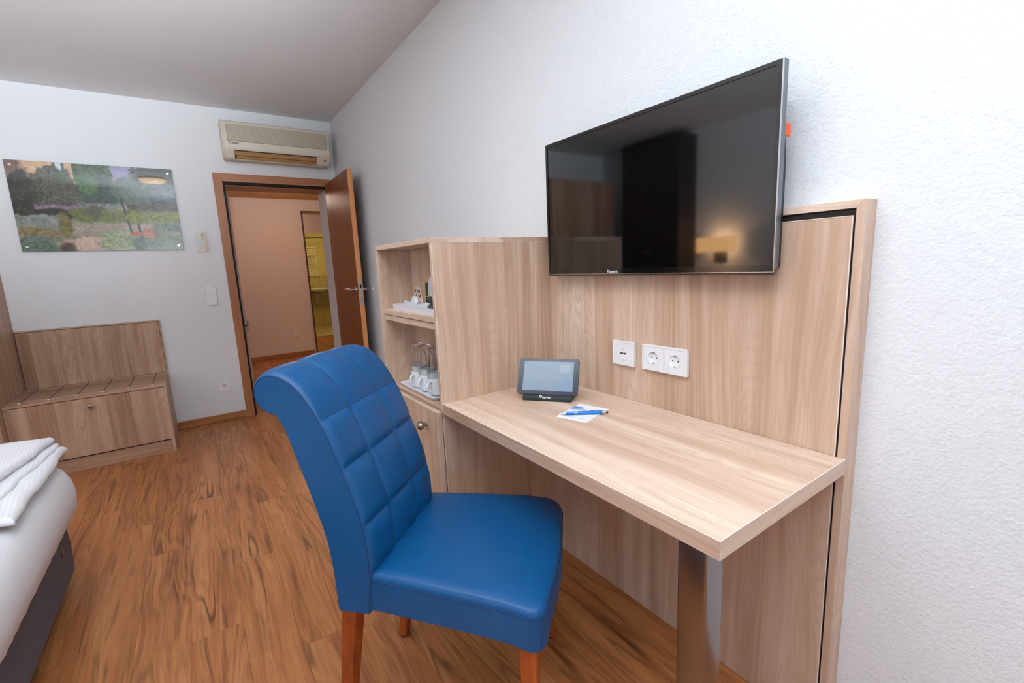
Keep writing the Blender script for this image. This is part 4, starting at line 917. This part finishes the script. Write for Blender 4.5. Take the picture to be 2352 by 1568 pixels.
for x in (px0+0.028, px1-0.028):
    for z in (pz0+0.032, pz1-0.032):
        bm = bmesh.new(); lathe(bm, [(0.009, 0), (0.009, 0.0195), (0.0085, 0.0225), (0, 0.023)], (x, 0, z), (Vector((1,0,0)), Vector((0,0,1)), Vector((0,-1,0))), 20); new_obj('standoff_screw', bm, M_CHROME, pic, smooth=True)

# remote control in its holder
rem = thing('remote_control', 'cream air conditioner remote hanging on the wall beside the door', 'remote control', (-1.108, -0.012, 1.425))
cxr, czr = -1.1065, 1.503
def yslab(w, h, r, y0, y1, cx, cz): 
    bm = bmesh.new(); prism(bm, [(x+cx, z+cz) for x, z in rrect(w, h, r)], 'y', y0, y1); return bm
bm = yslab(0.066, 0.154, 0.012, -0.022, -0.004, cxr, czr); bmesh.ops.bevel(bm, geom=[e for e in bm.edges if abs(e.verts[0].co.y-e.verts[1].co.y) < 1e-6], offset=0.003, segments=2, affect='EDGES'); new_obj('remote_body', bm, M_CREAM, rem, smooth=True)
new_obj('wall_holder', yslab(0.060, 0.07, 0.010, -0.008, -0.0003, cxr, czr-0.045), M_WHITE2, rem)
new_obj('display', B(-1.134, -1.110, -0.0232, -0.0215, 1.468, 1.560, 0.0006), M_LCD, rem)
bm = bmesh.new(); lathe(bm, [(0.009, 0), (0.008, 0.003), (0, 0.0035)], (-1.092, -0.0218, 1.556), (Vector((1,0,0)), Vector((0,0,1)), Vector((0,-1,0))), 16); new_obj('power_button', bm, M_BUTTON, rem)
for x, z, w_, h_ in ((-1.098, 1.5405, 0.009, 0.006), (-1.084, 1.5405, 0.009, 0.006), (-1.091, 1.523, 0.024, 0.003), (-1.090, 1.472, 0.007, 0.005)): new_obj('button', B(x-w_/2, x+w_/2, -0.0232, -0.0215, z-h_/2, z+h_/2), M_GREYB, rem)
# light switch (two rockers in one frame)
sw = thing('light_switch', 'white double light switch, one rocker above the other, left of the door', 'switch', (-1.093, -0.006, 0.994))
bm = bmesh.new(); box(bm, -1.132, -1.054, -0.009, -0.0003, 0.993, 1.149, 0.0015); new_obj('switch_frame', bm, M_WHITE2, sw)
for z in (1.033, 1.109): new_obj('rocker', B(-1.1295, -1.0565, -0.0125, -0.008, z-0.0362, z+0.0362, 0.0018), M_WHITE, sw)
# wall socket near the floor
def ysocket(name, label, x, z, y, size=0.081, d=-1):
    t = thing(name, label, 'socket', (x, y-0.005, z-size/2)); h = size/2
    bm = bmesh.new()
    for b in ((x-h, x+h, z-h, z-h+0.005), (x-h, x+h, z+h-0.005, z+h), (x-h, x-h+0.005, z-h+0.005, z+h-0.005), (x+h-0.005, x+h, z-h+0.005, z+h-0.005)): box(bm, b[0], b[1], y-0.010, y-0.0003, b[2], b[3])
    new_obj('socket_frame', bm, M_WHITE2, t)
    bm = bmesh.new(); n = 32; r = 0.0205; q_ = h-0.0052
    for yy in (y-0.0088, y-0.003):
        vo = []; vi = []
        for k in range(n):
            a = 2*PI*k/n; ca2, sa2 = math.cos(a), math.sin(a); m = max(abs(ca2), abs(sa2)); vo.append(bm.verts.new((x+ca2/m*q_, yy, z+sa2/m*q_))); vi.append(bm.verts.new((x+ca2*r, yy, z+sa2*r)))
        for k in range(n): bm.faces.new((vo[k], vo[(k+1) % n], vi[(k+1) % n], vi[k]))
    new_obj('socket_cover', bm, M_WHITE, t)
    schuko(t, (x, y-0.0086, z), (0, -1, 0), (1, 0, 0), 0.0205)
    return t
ysocket('wall_socket', 'white single wall socket low on the back wall beside the door', -1.0985, 0.298, 0.0)
ysocket('hall_socket', 'white single wall socket on the far hall wall beside the mirror', -0.026, 0.344, 2.85)
# air conditioner
ac = thing('air_conditioner', 'cream wall air conditioner with grille above the door', 'air conditioner', (-0.47, -0.09, 2.12))
AX0, AX1 = -0.874, -0.072
def ac_prof(dx): return [(0.0, 2.155), (-0.06, 2.128), (-0.130, 2.138), (-0.176, 2.190), (-0.190, 2.235), (-0.192, 2.395), (-0.180, 2.415), (-0.150, 2.422), (0.0, 2.432)]
bm = prism(bmesh.new(), ac_prof(0), 'x', AX0, AX1); bmesh.ops.bevel(bm, geom=[e for e in bm.edges if min(e.verts[0].co.y, e.verts[1].co.y) < -0.01], offset=0.010, segments=3, affect='EDGES'); new_obj('housing', bm, M_CREAM, ac, smooth=True)
gr = new_obj('intake_grille', B(AX0+0.035, AX1-0.025, -0.1945, -0.188, 2.262, 2.388, 0.001), M_CREAM2, ac)
bm = bmesh.new()
for k in range(22):
    z = 2.266 + k*0.0056; box(bm, AX0+0.038, AX1-0.028, -0.1965, -0.1940, z, z+0.0026)
gs = new_obj('louvre', bm, M_CREAM, ac); gs['kind'] = 'stuff'
fn = Vector((0, -0.130+0.176, 2.138-2.190)).normalized()   # along the slanted face
f0 = Vector((0, -0.176, 2.190)); nr = Vector((0, -0.052, -0.046)).normalized()
def slant(x0, x1, a, b, h0, h1):
    bm = box(bmesh.new(), 0, x1-x0, a, b, h0, h1); return frame_xform(bm, Vector((x0, 0, 0))+f0, Vector((1, 0, 0)), fn, nr)
new_obj('air_outlet', slant(AX0+0.075, AX1-0.115, -0.012, 0.062, 0.0005, 0.0020), M_DKGREY, ac)
new_obj('vane', slant(AX0+0.078, AX1-0.118, -0.004, 0.030, 0.0015, 0.0050), M_VENT, ac)
new_obj('vane', slant(AX0+0.088, AX1-0.118, 0.036, 0.058, 0.0015, 0.0050), M_VENT, ac)
bm = bmesh.new(); lathe(bm, [(0.008, 0.0), (0.008, 0.003), (0, 0.003)], f0 + Vector((AX1-0.045, 0, 0)) + fn*0.020, (Vector((1,0,0)), fn, nr), 16); new_obj('sensor', bm, M_BLACKGAP, ac)
text_mesh('brand_lettering', 'DAIKIN', 0.017, M_DKGREY, ac, (AX0+0.052, -0.1925, 2.241), (1, 0, 0), (0, 0, 1), 0.0004)
bm = bmesh.new(); prism(bm, [(AX0+0.040, 2.254), (AX0+0.051, 2.2545), (AX0+0.046, 2.242)], 'y', -0.1930, -0.1915); new_obj('brand_mark', bm, M_DKGREY, ac)
# door stop on the right wall
bm = bmesh.new(); lathe(bm, [(0.014, 0), (0.014, 0.004), (0.012, 0.010), (0.006, 0.013), (0, 0.0135)], (0, -0.775, 1.07), (Vector((0,1,0)), Vector((0,0,1)), Vector((-1,0,0))), 24)
tag(new_obj('door_stop', bm, M_WHITE, smooth=True), 'small round white stop on the wall behind the door handle', 'door stop')

# ================================================================== LUGGAGE BENCH AND WARDROBE
BXL, BXR, BYF = -2.262, -1.457, -0.554
ben = thing('luggage_bench', 'light wood luggage bench with back panel, metal strips and flap front', 'bench', (-1.86, -0.28, 0))
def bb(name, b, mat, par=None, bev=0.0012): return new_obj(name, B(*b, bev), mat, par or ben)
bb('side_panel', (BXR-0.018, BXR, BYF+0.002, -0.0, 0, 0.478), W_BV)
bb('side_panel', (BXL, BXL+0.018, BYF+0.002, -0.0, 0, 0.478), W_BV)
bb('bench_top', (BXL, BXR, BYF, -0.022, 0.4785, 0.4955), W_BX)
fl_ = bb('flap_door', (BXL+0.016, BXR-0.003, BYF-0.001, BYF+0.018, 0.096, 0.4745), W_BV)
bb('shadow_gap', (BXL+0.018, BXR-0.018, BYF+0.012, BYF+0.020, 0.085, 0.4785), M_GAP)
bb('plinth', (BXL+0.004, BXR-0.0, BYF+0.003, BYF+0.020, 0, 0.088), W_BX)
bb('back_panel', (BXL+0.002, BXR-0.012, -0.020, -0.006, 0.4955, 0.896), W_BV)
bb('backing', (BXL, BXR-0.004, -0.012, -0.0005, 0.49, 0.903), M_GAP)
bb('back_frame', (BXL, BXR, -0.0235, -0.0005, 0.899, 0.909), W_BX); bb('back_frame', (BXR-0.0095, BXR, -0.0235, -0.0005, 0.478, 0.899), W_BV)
bm = bmesh.new(); lathe(bm, [(0.006, 0), (0.006, 0.012), (0.013, 0.018), (0.0155, 0.025), (0.013, 0.031), (0, 0.035)], (-1.862, BYF-0.001, 0.424), (Vector((1,0,0)), Vector((0,0,1)), Vector((0,-1,0))), 24); new_obj('knob', bm, M_SATIN, fl_, smooth=True)
M_STRIP = plain('dull_metal_strip', srgb(112, 98, 90), 0.5, metal=0.2)
for k in range(6):
    x = -2.1945 + k*0.1325
    o = bb('metal_strip', (x-0.004, x+0.004, BYF+0.045, -0.045, 0.4952, 0.4975), M_STRIP, None, 0.0008)
    bm = bmesh.new(); lathe(bm, [(0.0075, 0.0), (0.0075, 0.003), (0.004, 0.005), (0, 0.0055)], (x, BYF+0.043, 0.4955), 'z', 14); new_obj('screw_cap', bm, M_WHITE2, ben, smooth=True)
WR0, WR1 = -3.22, BXL-0.002
war = thing('wardrobe', 'light wood wardrobe beside the luggage bench', 'wardrobe', ((WR0+WR1)/2, -0.3, 0))
def wb(name, b, mat, par=None): return new_obj(name, B(*b, 0.0012), mat, par or war)
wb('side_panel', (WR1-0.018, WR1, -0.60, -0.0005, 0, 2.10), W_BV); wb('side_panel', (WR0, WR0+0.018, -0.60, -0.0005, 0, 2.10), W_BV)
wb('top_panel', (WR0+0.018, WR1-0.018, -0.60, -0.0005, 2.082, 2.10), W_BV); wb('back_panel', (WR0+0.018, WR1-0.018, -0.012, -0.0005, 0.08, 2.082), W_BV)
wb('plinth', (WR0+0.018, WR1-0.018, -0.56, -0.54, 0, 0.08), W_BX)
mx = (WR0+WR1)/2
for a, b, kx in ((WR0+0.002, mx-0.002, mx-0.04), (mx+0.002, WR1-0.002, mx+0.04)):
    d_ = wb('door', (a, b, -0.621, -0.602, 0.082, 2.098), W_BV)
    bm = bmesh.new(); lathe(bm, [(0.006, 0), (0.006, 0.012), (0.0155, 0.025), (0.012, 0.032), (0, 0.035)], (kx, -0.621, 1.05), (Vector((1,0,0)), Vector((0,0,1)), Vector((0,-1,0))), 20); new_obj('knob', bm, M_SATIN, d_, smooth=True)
# dark cupboard in the left corner (seen mirrored in the television)
dk = thing('dark_cupboard', 'tall dark brown cupboard in the far left corner by the bed', 'cupboard', (-3.5, -0.9, 0))
new_obj('carcass', B(XL+0.0005, -3.36, -1.42, -0.64, 0, 2.50, 0.002), W_DARK, dk)
for y0_, y1_ in ((-1.418, -1.032), (-1.028, -0.642)):
    d_ = new_obj('door', B(-3.359, -3.340, y0_, y1_, 0.06, 2.48, 0.0015), W_DARK, dk)
    bm = bmesh.new(); ky = -1.06 if y0_ < -1.2 else -1.0
    lathe(bm, [(0.006, 0), (0.006, 0.012), (0.014, 0.025), (0.010, 0.032), (0, 0.034)], (-3.34, ky, 1.28), (Vector((0,1,0)), Vector((0,0,1)), Vector((1,0,0))), 18); new_obj('knob', bm, M_SATIN, d_, smooth=True)

# ================================================================== BED
def rounded_block(x0, x1, y0, y1, levels, rc, n=8, seg=12, dome=0.0, wr=None):
    """stack of rounded rectangles: levels = (z, outward offset)"""
    bm = bmesh.new(); rings = []
    def outline(off):
        w_, h_ = (x1-x0)+2*off, (y1-y0)+2*off; r = rc+off; cx, cy = (x0+x1)/2, (y0+y1)/2; pts = []
        for sx, sy, a0 in ((1, 1, 0), (-1, 1, PI/2), (-1, -1, PI), (1, -1, 3*PI/2)):
            ax_, ay_ = cx+sx*(w_/2-r), cy+sy*(h_/2-r)
            for k in range(n+1): a = a0+PI/2*k/n; pts.append((ax_+r*math.cos(a), ay_+r*math.sin(a)))
            # straight part towards next corner
            nx, ny = ((-1, 1), (-1, -1), (1, -1), (1, 1))[[(1, 1), (-1, 1), (-1, -1), (1, -1)].index((sx, sy))]
            bx_, by_ = cx+nx*(w_/2-r), cy+ny*(h_/2-r); e = pts[-1]
            a1 = a0+PI/2; st_ = (bx_+r*math.cos(a1), by_+r*math.sin(a1))
            for k in range(1, seg): t = k/seg; pts.append((e[0]*(1-t)+st_[0]*t, e[1]*(1-t)+st_[1]*t))
        return pts
    for z, off_ in levels:
        ring_ = []
        for i, p in enumerate(outline(off_)):
            dx = wr(p, z) if wr else 0
            cx, cy = (x0+x1)/2, (y0+y1)/2; v = Vector((p[0], p[1], z))
            if dx: v += Vector((p[0]-cx, (p[1]-cy)*0.6, 0)).normalized()*dx
            ring_.append(bm.verts.new(v))
        rings.append(ring_)
    N = len(rings[0])
    for a, b in zip(rings, rings[1:]):
        for k in range(N): bm.faces.new((a[k], a[(k+1) % N], b[(k+1) % N], b[k]))
    bm.faces.new(rings[0][::-1]); bm.faces.new(rings[-1])
    return bm
BY0, BY1 = -3.85, -2.06
bed = thing('bed', 'box spring bed with white sheet and charcoal fabric base', 'bed', (-2.7, (BY0+BY1)/2, 0))
base = new_obj('bed_base', rounded_block(-3.56, -1.752, BY0, BY1, [(0.092, -0.008), (0.10, 0), (0.20, 0.003), (0.305, 0), (0.312, -0.01)], 0.10), M_GREYFAB, bed, smooth=True)
new_obj('fabric_label', B(-1.7495, -1.7475, -2.285, -2.262, 0.215, 0.245, 0.0005), M_LABEL, base)
for x, y in ((-1.86, -2.30), (-1.86, BY0+0.14), (-3.45, -2.20), (-3.45, BY0+0.14)):
    bm = bmesh.new(); lathe(bm, [(0.026, 0), (0.030, 0.003), (0.033, 0.092)], (x, y, 0), 'z', 20); new_obj('foot', bm, M_BLACKGAP, bed, smooth=True)
def wr(p, z): 
    k = max(0, min(1, (0.50-z)/0.15)); return (0.0016*math.sin(p[1]*95+math.sin(p[1]*21)*2+z*11) + 0.0015*math.sin(p[0]*70))*k
new_obj('mattress', rounded_block(-3.56, -1.742, BY0+0.02, BY1+0.025, [(0.3135, -0.03), (0.325, 0.010), (0.36, 0.040), (0.41, 0.046), (0.46, 0.040), (0.50, 0.024), (0.527, 0.0), (0.542, -0.030), (0.552, -0.08), (0.556, -0.20), (0.558, -0.5)], 0.16, wr=wr, n=10, seg=60), M_SHEET, bed, smooth=True)
new_obj('headboard', B(XL+0.0005, -3.565, BY0-0.12, BY1+0.12, 0.0, 1.02, 0.006, 2), M_GREYFAB, bed)
def cushion(bm, x0, x1, y0, y1, z0, th, seed, edge_r=0.02, wob=0.003, nx=70, ny=60, zfun=None, shx=0.0):
    """soft slab: top and bottom sheets meeting at a rolled edge, with wrinkles"""
    rs = np.random.RandomState(seed); ph = rs.rand(8)*6.28; top = []; bot = []
    for i in range(nx+1):
        rt2, rb = [], []
        for j in range(ny+1):
            u_, v_ = 0.5-0.5*math.cos(PI*i/nx), 0.5-0.5*math.cos(PI*j/ny)
            e1 = wob*(math.sin(v_*9+ph[0]) + 0.6*math.sin(v_*23+ph[1]) + 0.3*math.sin(v_*51+ph[4])); e2 = wob*(math.sin(u_*11+ph[2]) + 0.5*math.sin(u_*27+ph[3]))
            x = x0 + (x1-x0)*u_ + e1*u_; y = y0 + (y1-y0)*v_ + e2*(2*v_-1); x += shx*(1-v_)*u_
            du = min(u_*(x1-x0), (1-u_)*(x1-x0)); dv = min(v_*(y1-y0), (1-v_)*(y1-y0)); d = min(du, dv)
            f_ = math.sqrt(max(0, 1-(1-min(1, d/edge_r))**2))
            zz = z0 + (zfun(x, y) if zfun else 0)
            wrk = 0.002*math.sin(x*31+y*17+ph[5])*math.sin(y*23-x*9+ph[6]) + 0.0012*math.sin(y*38+3*math.sin(x*12+ph[7]))*math.exp(-du/0.09)
            rt2.append(bm.verts.new((x, y, zz + th*(0.45+0.55*f_) + wrk*f_))); rb.append(bm.verts.new((x, y, zz + th*(0.45-0.45*f_) + wrk*f_*0.5)))
        top.append(rt2); bot.append(rb)
    for i in range(nx):
        for j in range(ny):
            bm.faces.new((top[i][j], top[i+1][j], top[i+1][j+1], top[i][j+1])); bm.faces.new((bot[i][j], bot[i][j+1], bot[i+1][j+1], bot[i+1][j]))
    for i in range(nx):
        bm.faces.new((top[i][0], bot[i][0], bot[i+1][0], top[i+1][0])); bm.faces.new((top[i][ny], top[i+1][ny], bot[i+1][ny], bot[i][ny]))
    for j in range(ny):
        bm.faces.new((top[0][j], top[0][j+1], bot[0][j+1], bot[0][j])); bm.faces.new((top[nx][j], bot[nx][j], bot[nx][j+1], top[nx][j+1]))
    return bm
duv = thing('duvet', 'white striped duvet folded in layers at the foot of the bed', 'duvet', (-2.2, -2.4, 0.556))
def sag(x, y): 
    a = max(0, (x+1.80)/0.09); b = max(0, (y+2.10)/0.09); return -0.016*min(1.6, a*a) - 0.014*min(1.6, b*b)
new_obj('lower_fold', cushion(bmesh.new(), -2.75, -1.722, -2.745, -2.035, 0.560, 0.030, 1, 0.016, zfun=sag), M_DUVET, duv, smooth=True)
new_obj('middle_fold', cushion(bmesh.new(), -2.75, -1.738, -2.735, -2.040, 0.585, 0.018, 11, 0.012, 0.005, zfun=sag, shx=-0.045), M_DUVET, duv, smooth=True)
new_obj('upper_fold', cushion(bmesh.new(), -2.75, -1.748, -2.74, -2.045, 0.599, 0.030, 5, 0.018, 0.004, zfun=lambda x, y: sag(x, y)*0.8 + 0.010*math.exp(-((x+2.1)/0.25)**2), shx=-0.090), M_DUVET, duv, smooth=True)
for y0_, y1_, dsc in ((-2.88, -2.14, 'on the far half of the bed'), (-3.72, -2.98, 'on the near half of the bed')):
    tag(new_obj('pillow', cushion(bmesh.new(), -3.50, -3.02, y0_, y1_, 0.562, 0.14, 9, 0.16, 0.004, 40, 50), M_SHEET, smooth=True), 'plump white pillow against the headboard ' + dsc, 'pillow', 'pillows on the bed')
# bedside wall lamp (reflected in the television)
lamp = thing('wall_lamp', 'lit box-shaped bedside wall lamp on the left wall beyond the bed', 'wall lamp', (XL+0.08, -1.73, 1.22))
bm = bmesh.new()
for b in ((-3.42, -3.415, -1.93, -1.59, 1.245, 1.40), (-3.60, -3.42, -1.93, -1.925, 1.245, 1.40), (-3.60, -3.42, -1.595, -1.59, 1.245, 1.40)): box(bm, *b)
new_obj('lamp_shade', bm, M_SHADE, lamp)
new_obj('lamp_arm', B(XL+0.0005, -3.50, -1.745, -1.715, 1.25, 1.27, 0.002), M_DKGREY, lamp); new_obj('wall_plate', B(XL+0.0005, XL+0.02, -1.80, -1.66, 1.14, 1.30, 0.002), M_DKGREY, lamp)
nst = thing('nightstand', 'small charcoal nightstand beside the head of the bed', 'nightstand', (-3.42, -1.72, 0))
new_obj('carcass', B(-3.648, -3.24, -1.92, -1.52, 0.0, 0.50, 0.004), W_DARK, nst); new_obj('drawer', B(-3.24, -3.222, -1.915, -1.525, 0.26, 0.495, 0.002), W_DARK, nst)
# ceiling lamp (reflected in the picture)
cl = thing('ceiling_lamp', 'round flush ceiling lamp with glowing warm diffuser', 'ceiling lamp', (-1.45, -3.45, CEIL-0.07))
bm = bmesh.new(); lathe(bm, [(0.150, 0.0), (0.150, -0.020), (0.146, -0.020)], (-1.45, -3.45, CEIL-0.0003), 'z', 40); new_obj('lamp_base', bm, M_WHITE, cl, smooth=True)
bm = bmesh.new(); lathe(bm, [(0.145, -0.018), (0.143, -0.040), (0.120, -0.055), (0.0, -0.062)], (-1.45, -3.45, CEIL), 'z', 40); new_obj('diffuser', bm, M_DIFF, cl, smooth=True)

# ================================================================== HALL MIRROR AND BATHROOM (seen in the mirror)
mir = thing('wall_mirror', 'tall wall mirror with thin brown frame on the far hall wall', 'mirror', (0.53, 2.84, 0))
new_obj('mirror_glass', B(0.245, 0.80, 2.8365, 2.849, 0.012, 2.085), M_MIRROR, mir)
W_MF = plain('brown_mirror_frame', srgb(74, 44, 26), 0.5)
for b in ((0.228, 0.246, 0.0, 2.103), (0.799, 0.817, 0.0, 2.103)): new_obj('mirror_frame', B(b[0], b[1], 2.828, 2.8495, b[2], b[3], 0.001), W_MF, mir)
new_obj('mirror_frame', B(0.246, 0.799, 2.828, 2.8495, 2.085, 2.103, 0.001), W_MF, mir)
tf = struct(new_obj('floor_bathroom', B(0.25, 1.4, -0.80, 0.93, 0.0002, 0.004), M_GROUT))
for i in range(4):
    for j in range(6):
        xa, ya = 0.252+i*0.287, -0.798+j*0.288
        new_obj('tile', B(xa+0.003, xa+0.284, ya+0.003, ya+0.285, 0.0035, 0.008), M_TILEF, tf)
tw = struct(new_obj('trim_1', B(0.25, 1.4, -0.80, -0.792, 0.0, 1.14), M_GROUT))
for i in range(5):
    for j in range(5):
        xa, za = 0.252+i*0.23, 0.004+j*0.227
        new_obj('tile', B(xa+0.002, xa+0.228, -0.793, -0.787, za+0.002, za+0.225), M_TILE, tw)
struct(new_obj('trim_2', B(BX0, BX1, 0.90, 1.0, 0.0003, 0.006, 0.001), M_GOLD))
rad = thing('towel_radiator', 'white ladder towel radiator on the bathroom wall', 'radiator', (0.93, -0.74, 1.14))
bm = bmesh.new(); tube(bm, [(1.135, -0.745, 1.13), (1.135, -0.745, 1.79)], 0.016, 12); new_obj('upright', bm, M_WHITE, rad, smooth=True)
bm = bmesh.new(); tube(bm, [(0.60, -0.745, 1.13), (0.60, -0.745, 1.79)], 0.016, 12); new_obj('upright', bm, M_WHITE, rad, smooth=True)
for k in range(17):
    if k in (10, 11): continue
    z = 1.15 + k*0.038; bm = bmesh.new(); tube(bm, [(0.60, -0.728, z), (1.135, -0.728, z)], 0.010, 8); new_obj('rung', bm, M_WHITE, rad, smooth=True)
for x in (0.62, 1.11):
    bm = bmesh.new(); tube(bm, [(x, -0.80, 1.2), (x, -0.74, 1.2)], 0.008, 8); new_obj('bracket', bm, M_WHITE, rad)
sink = thing('washbasin', 'white wall-hung washbasin with chrome tap in the bathroom', 'washbasin', (1.05, -0.62, 0.70))
bm = rounded_block(0.76, 1.34, -0.784, -0.36, [(0.78, -0.19), (0.82, -0.12), (0.845, -0.02), (0.865, 0.0), (0.872, -0.004), (0.872, -0.03), (0.85, -0.05), (0.83, -0.12)], 0.14, seg=4); new_obj('basin', bm, M_CERAMIC, sink, smooth=True)
bm = bmesh.new(); tube(bm, catmull([(0.99, -0.72, 0.872), (0.99, -0.72, 0.94), (0.985, -0.66, 0.955), (0.98, -0.60, 0.935)], 5), 0.014, 12); new_obj('tap', bm, M_CHROME, sink, smooth=True)
bm = bmesh.new(); tube(bm, catmull([(1.04, -0.60, 0.72), (1.04, -0.60, 0.58), (1.04, -0.66, 0.52), (1.04, -0.70, 0.58), (1.04, -0.785, 0.60)], 5), 0.018, 12); new_obj('siphon', bm, M_CHROME, sink, smooth=True)
rail = thing('shower_rail', 'dark metal shower curtain rail under the bathroom ceiling', 'rail', (0.8, 0.0, 1.95))
bm = bmesh.new(); tube(bm, [(0.26, -0.40, 1.94), (1.39, -0.20, 1.94)], 0.012, 10); new_obj('rod', bm, M_DKGREY, rail, smooth=True)
# (the shaving mirror hangs in front of the radiator)
mm = thing('shaving_mirror', 'small round magnifying mirror on a bathroom bracket', 'mirror', (0.90, -0.56, 1.47))
bm = bmesh.new(); tube(bm, [(0.93+0.07*math.cos(a*PI/12), -0.60, 1.50+0.075*math.sin(a*PI/12)) for a in range(24)], 0.007, 8, closed=True); new_obj('ring', bm, M_CHROME, mm, smooth=True)
bm = bmesh.new(); tube(bm, [(0.86, -0.60, 1.50), (0.70, -0.70, 1.42), (0.70, -0.80, 1.42)], 0.006, 8); new_obj('arm', bm, M_CHROME, mm)
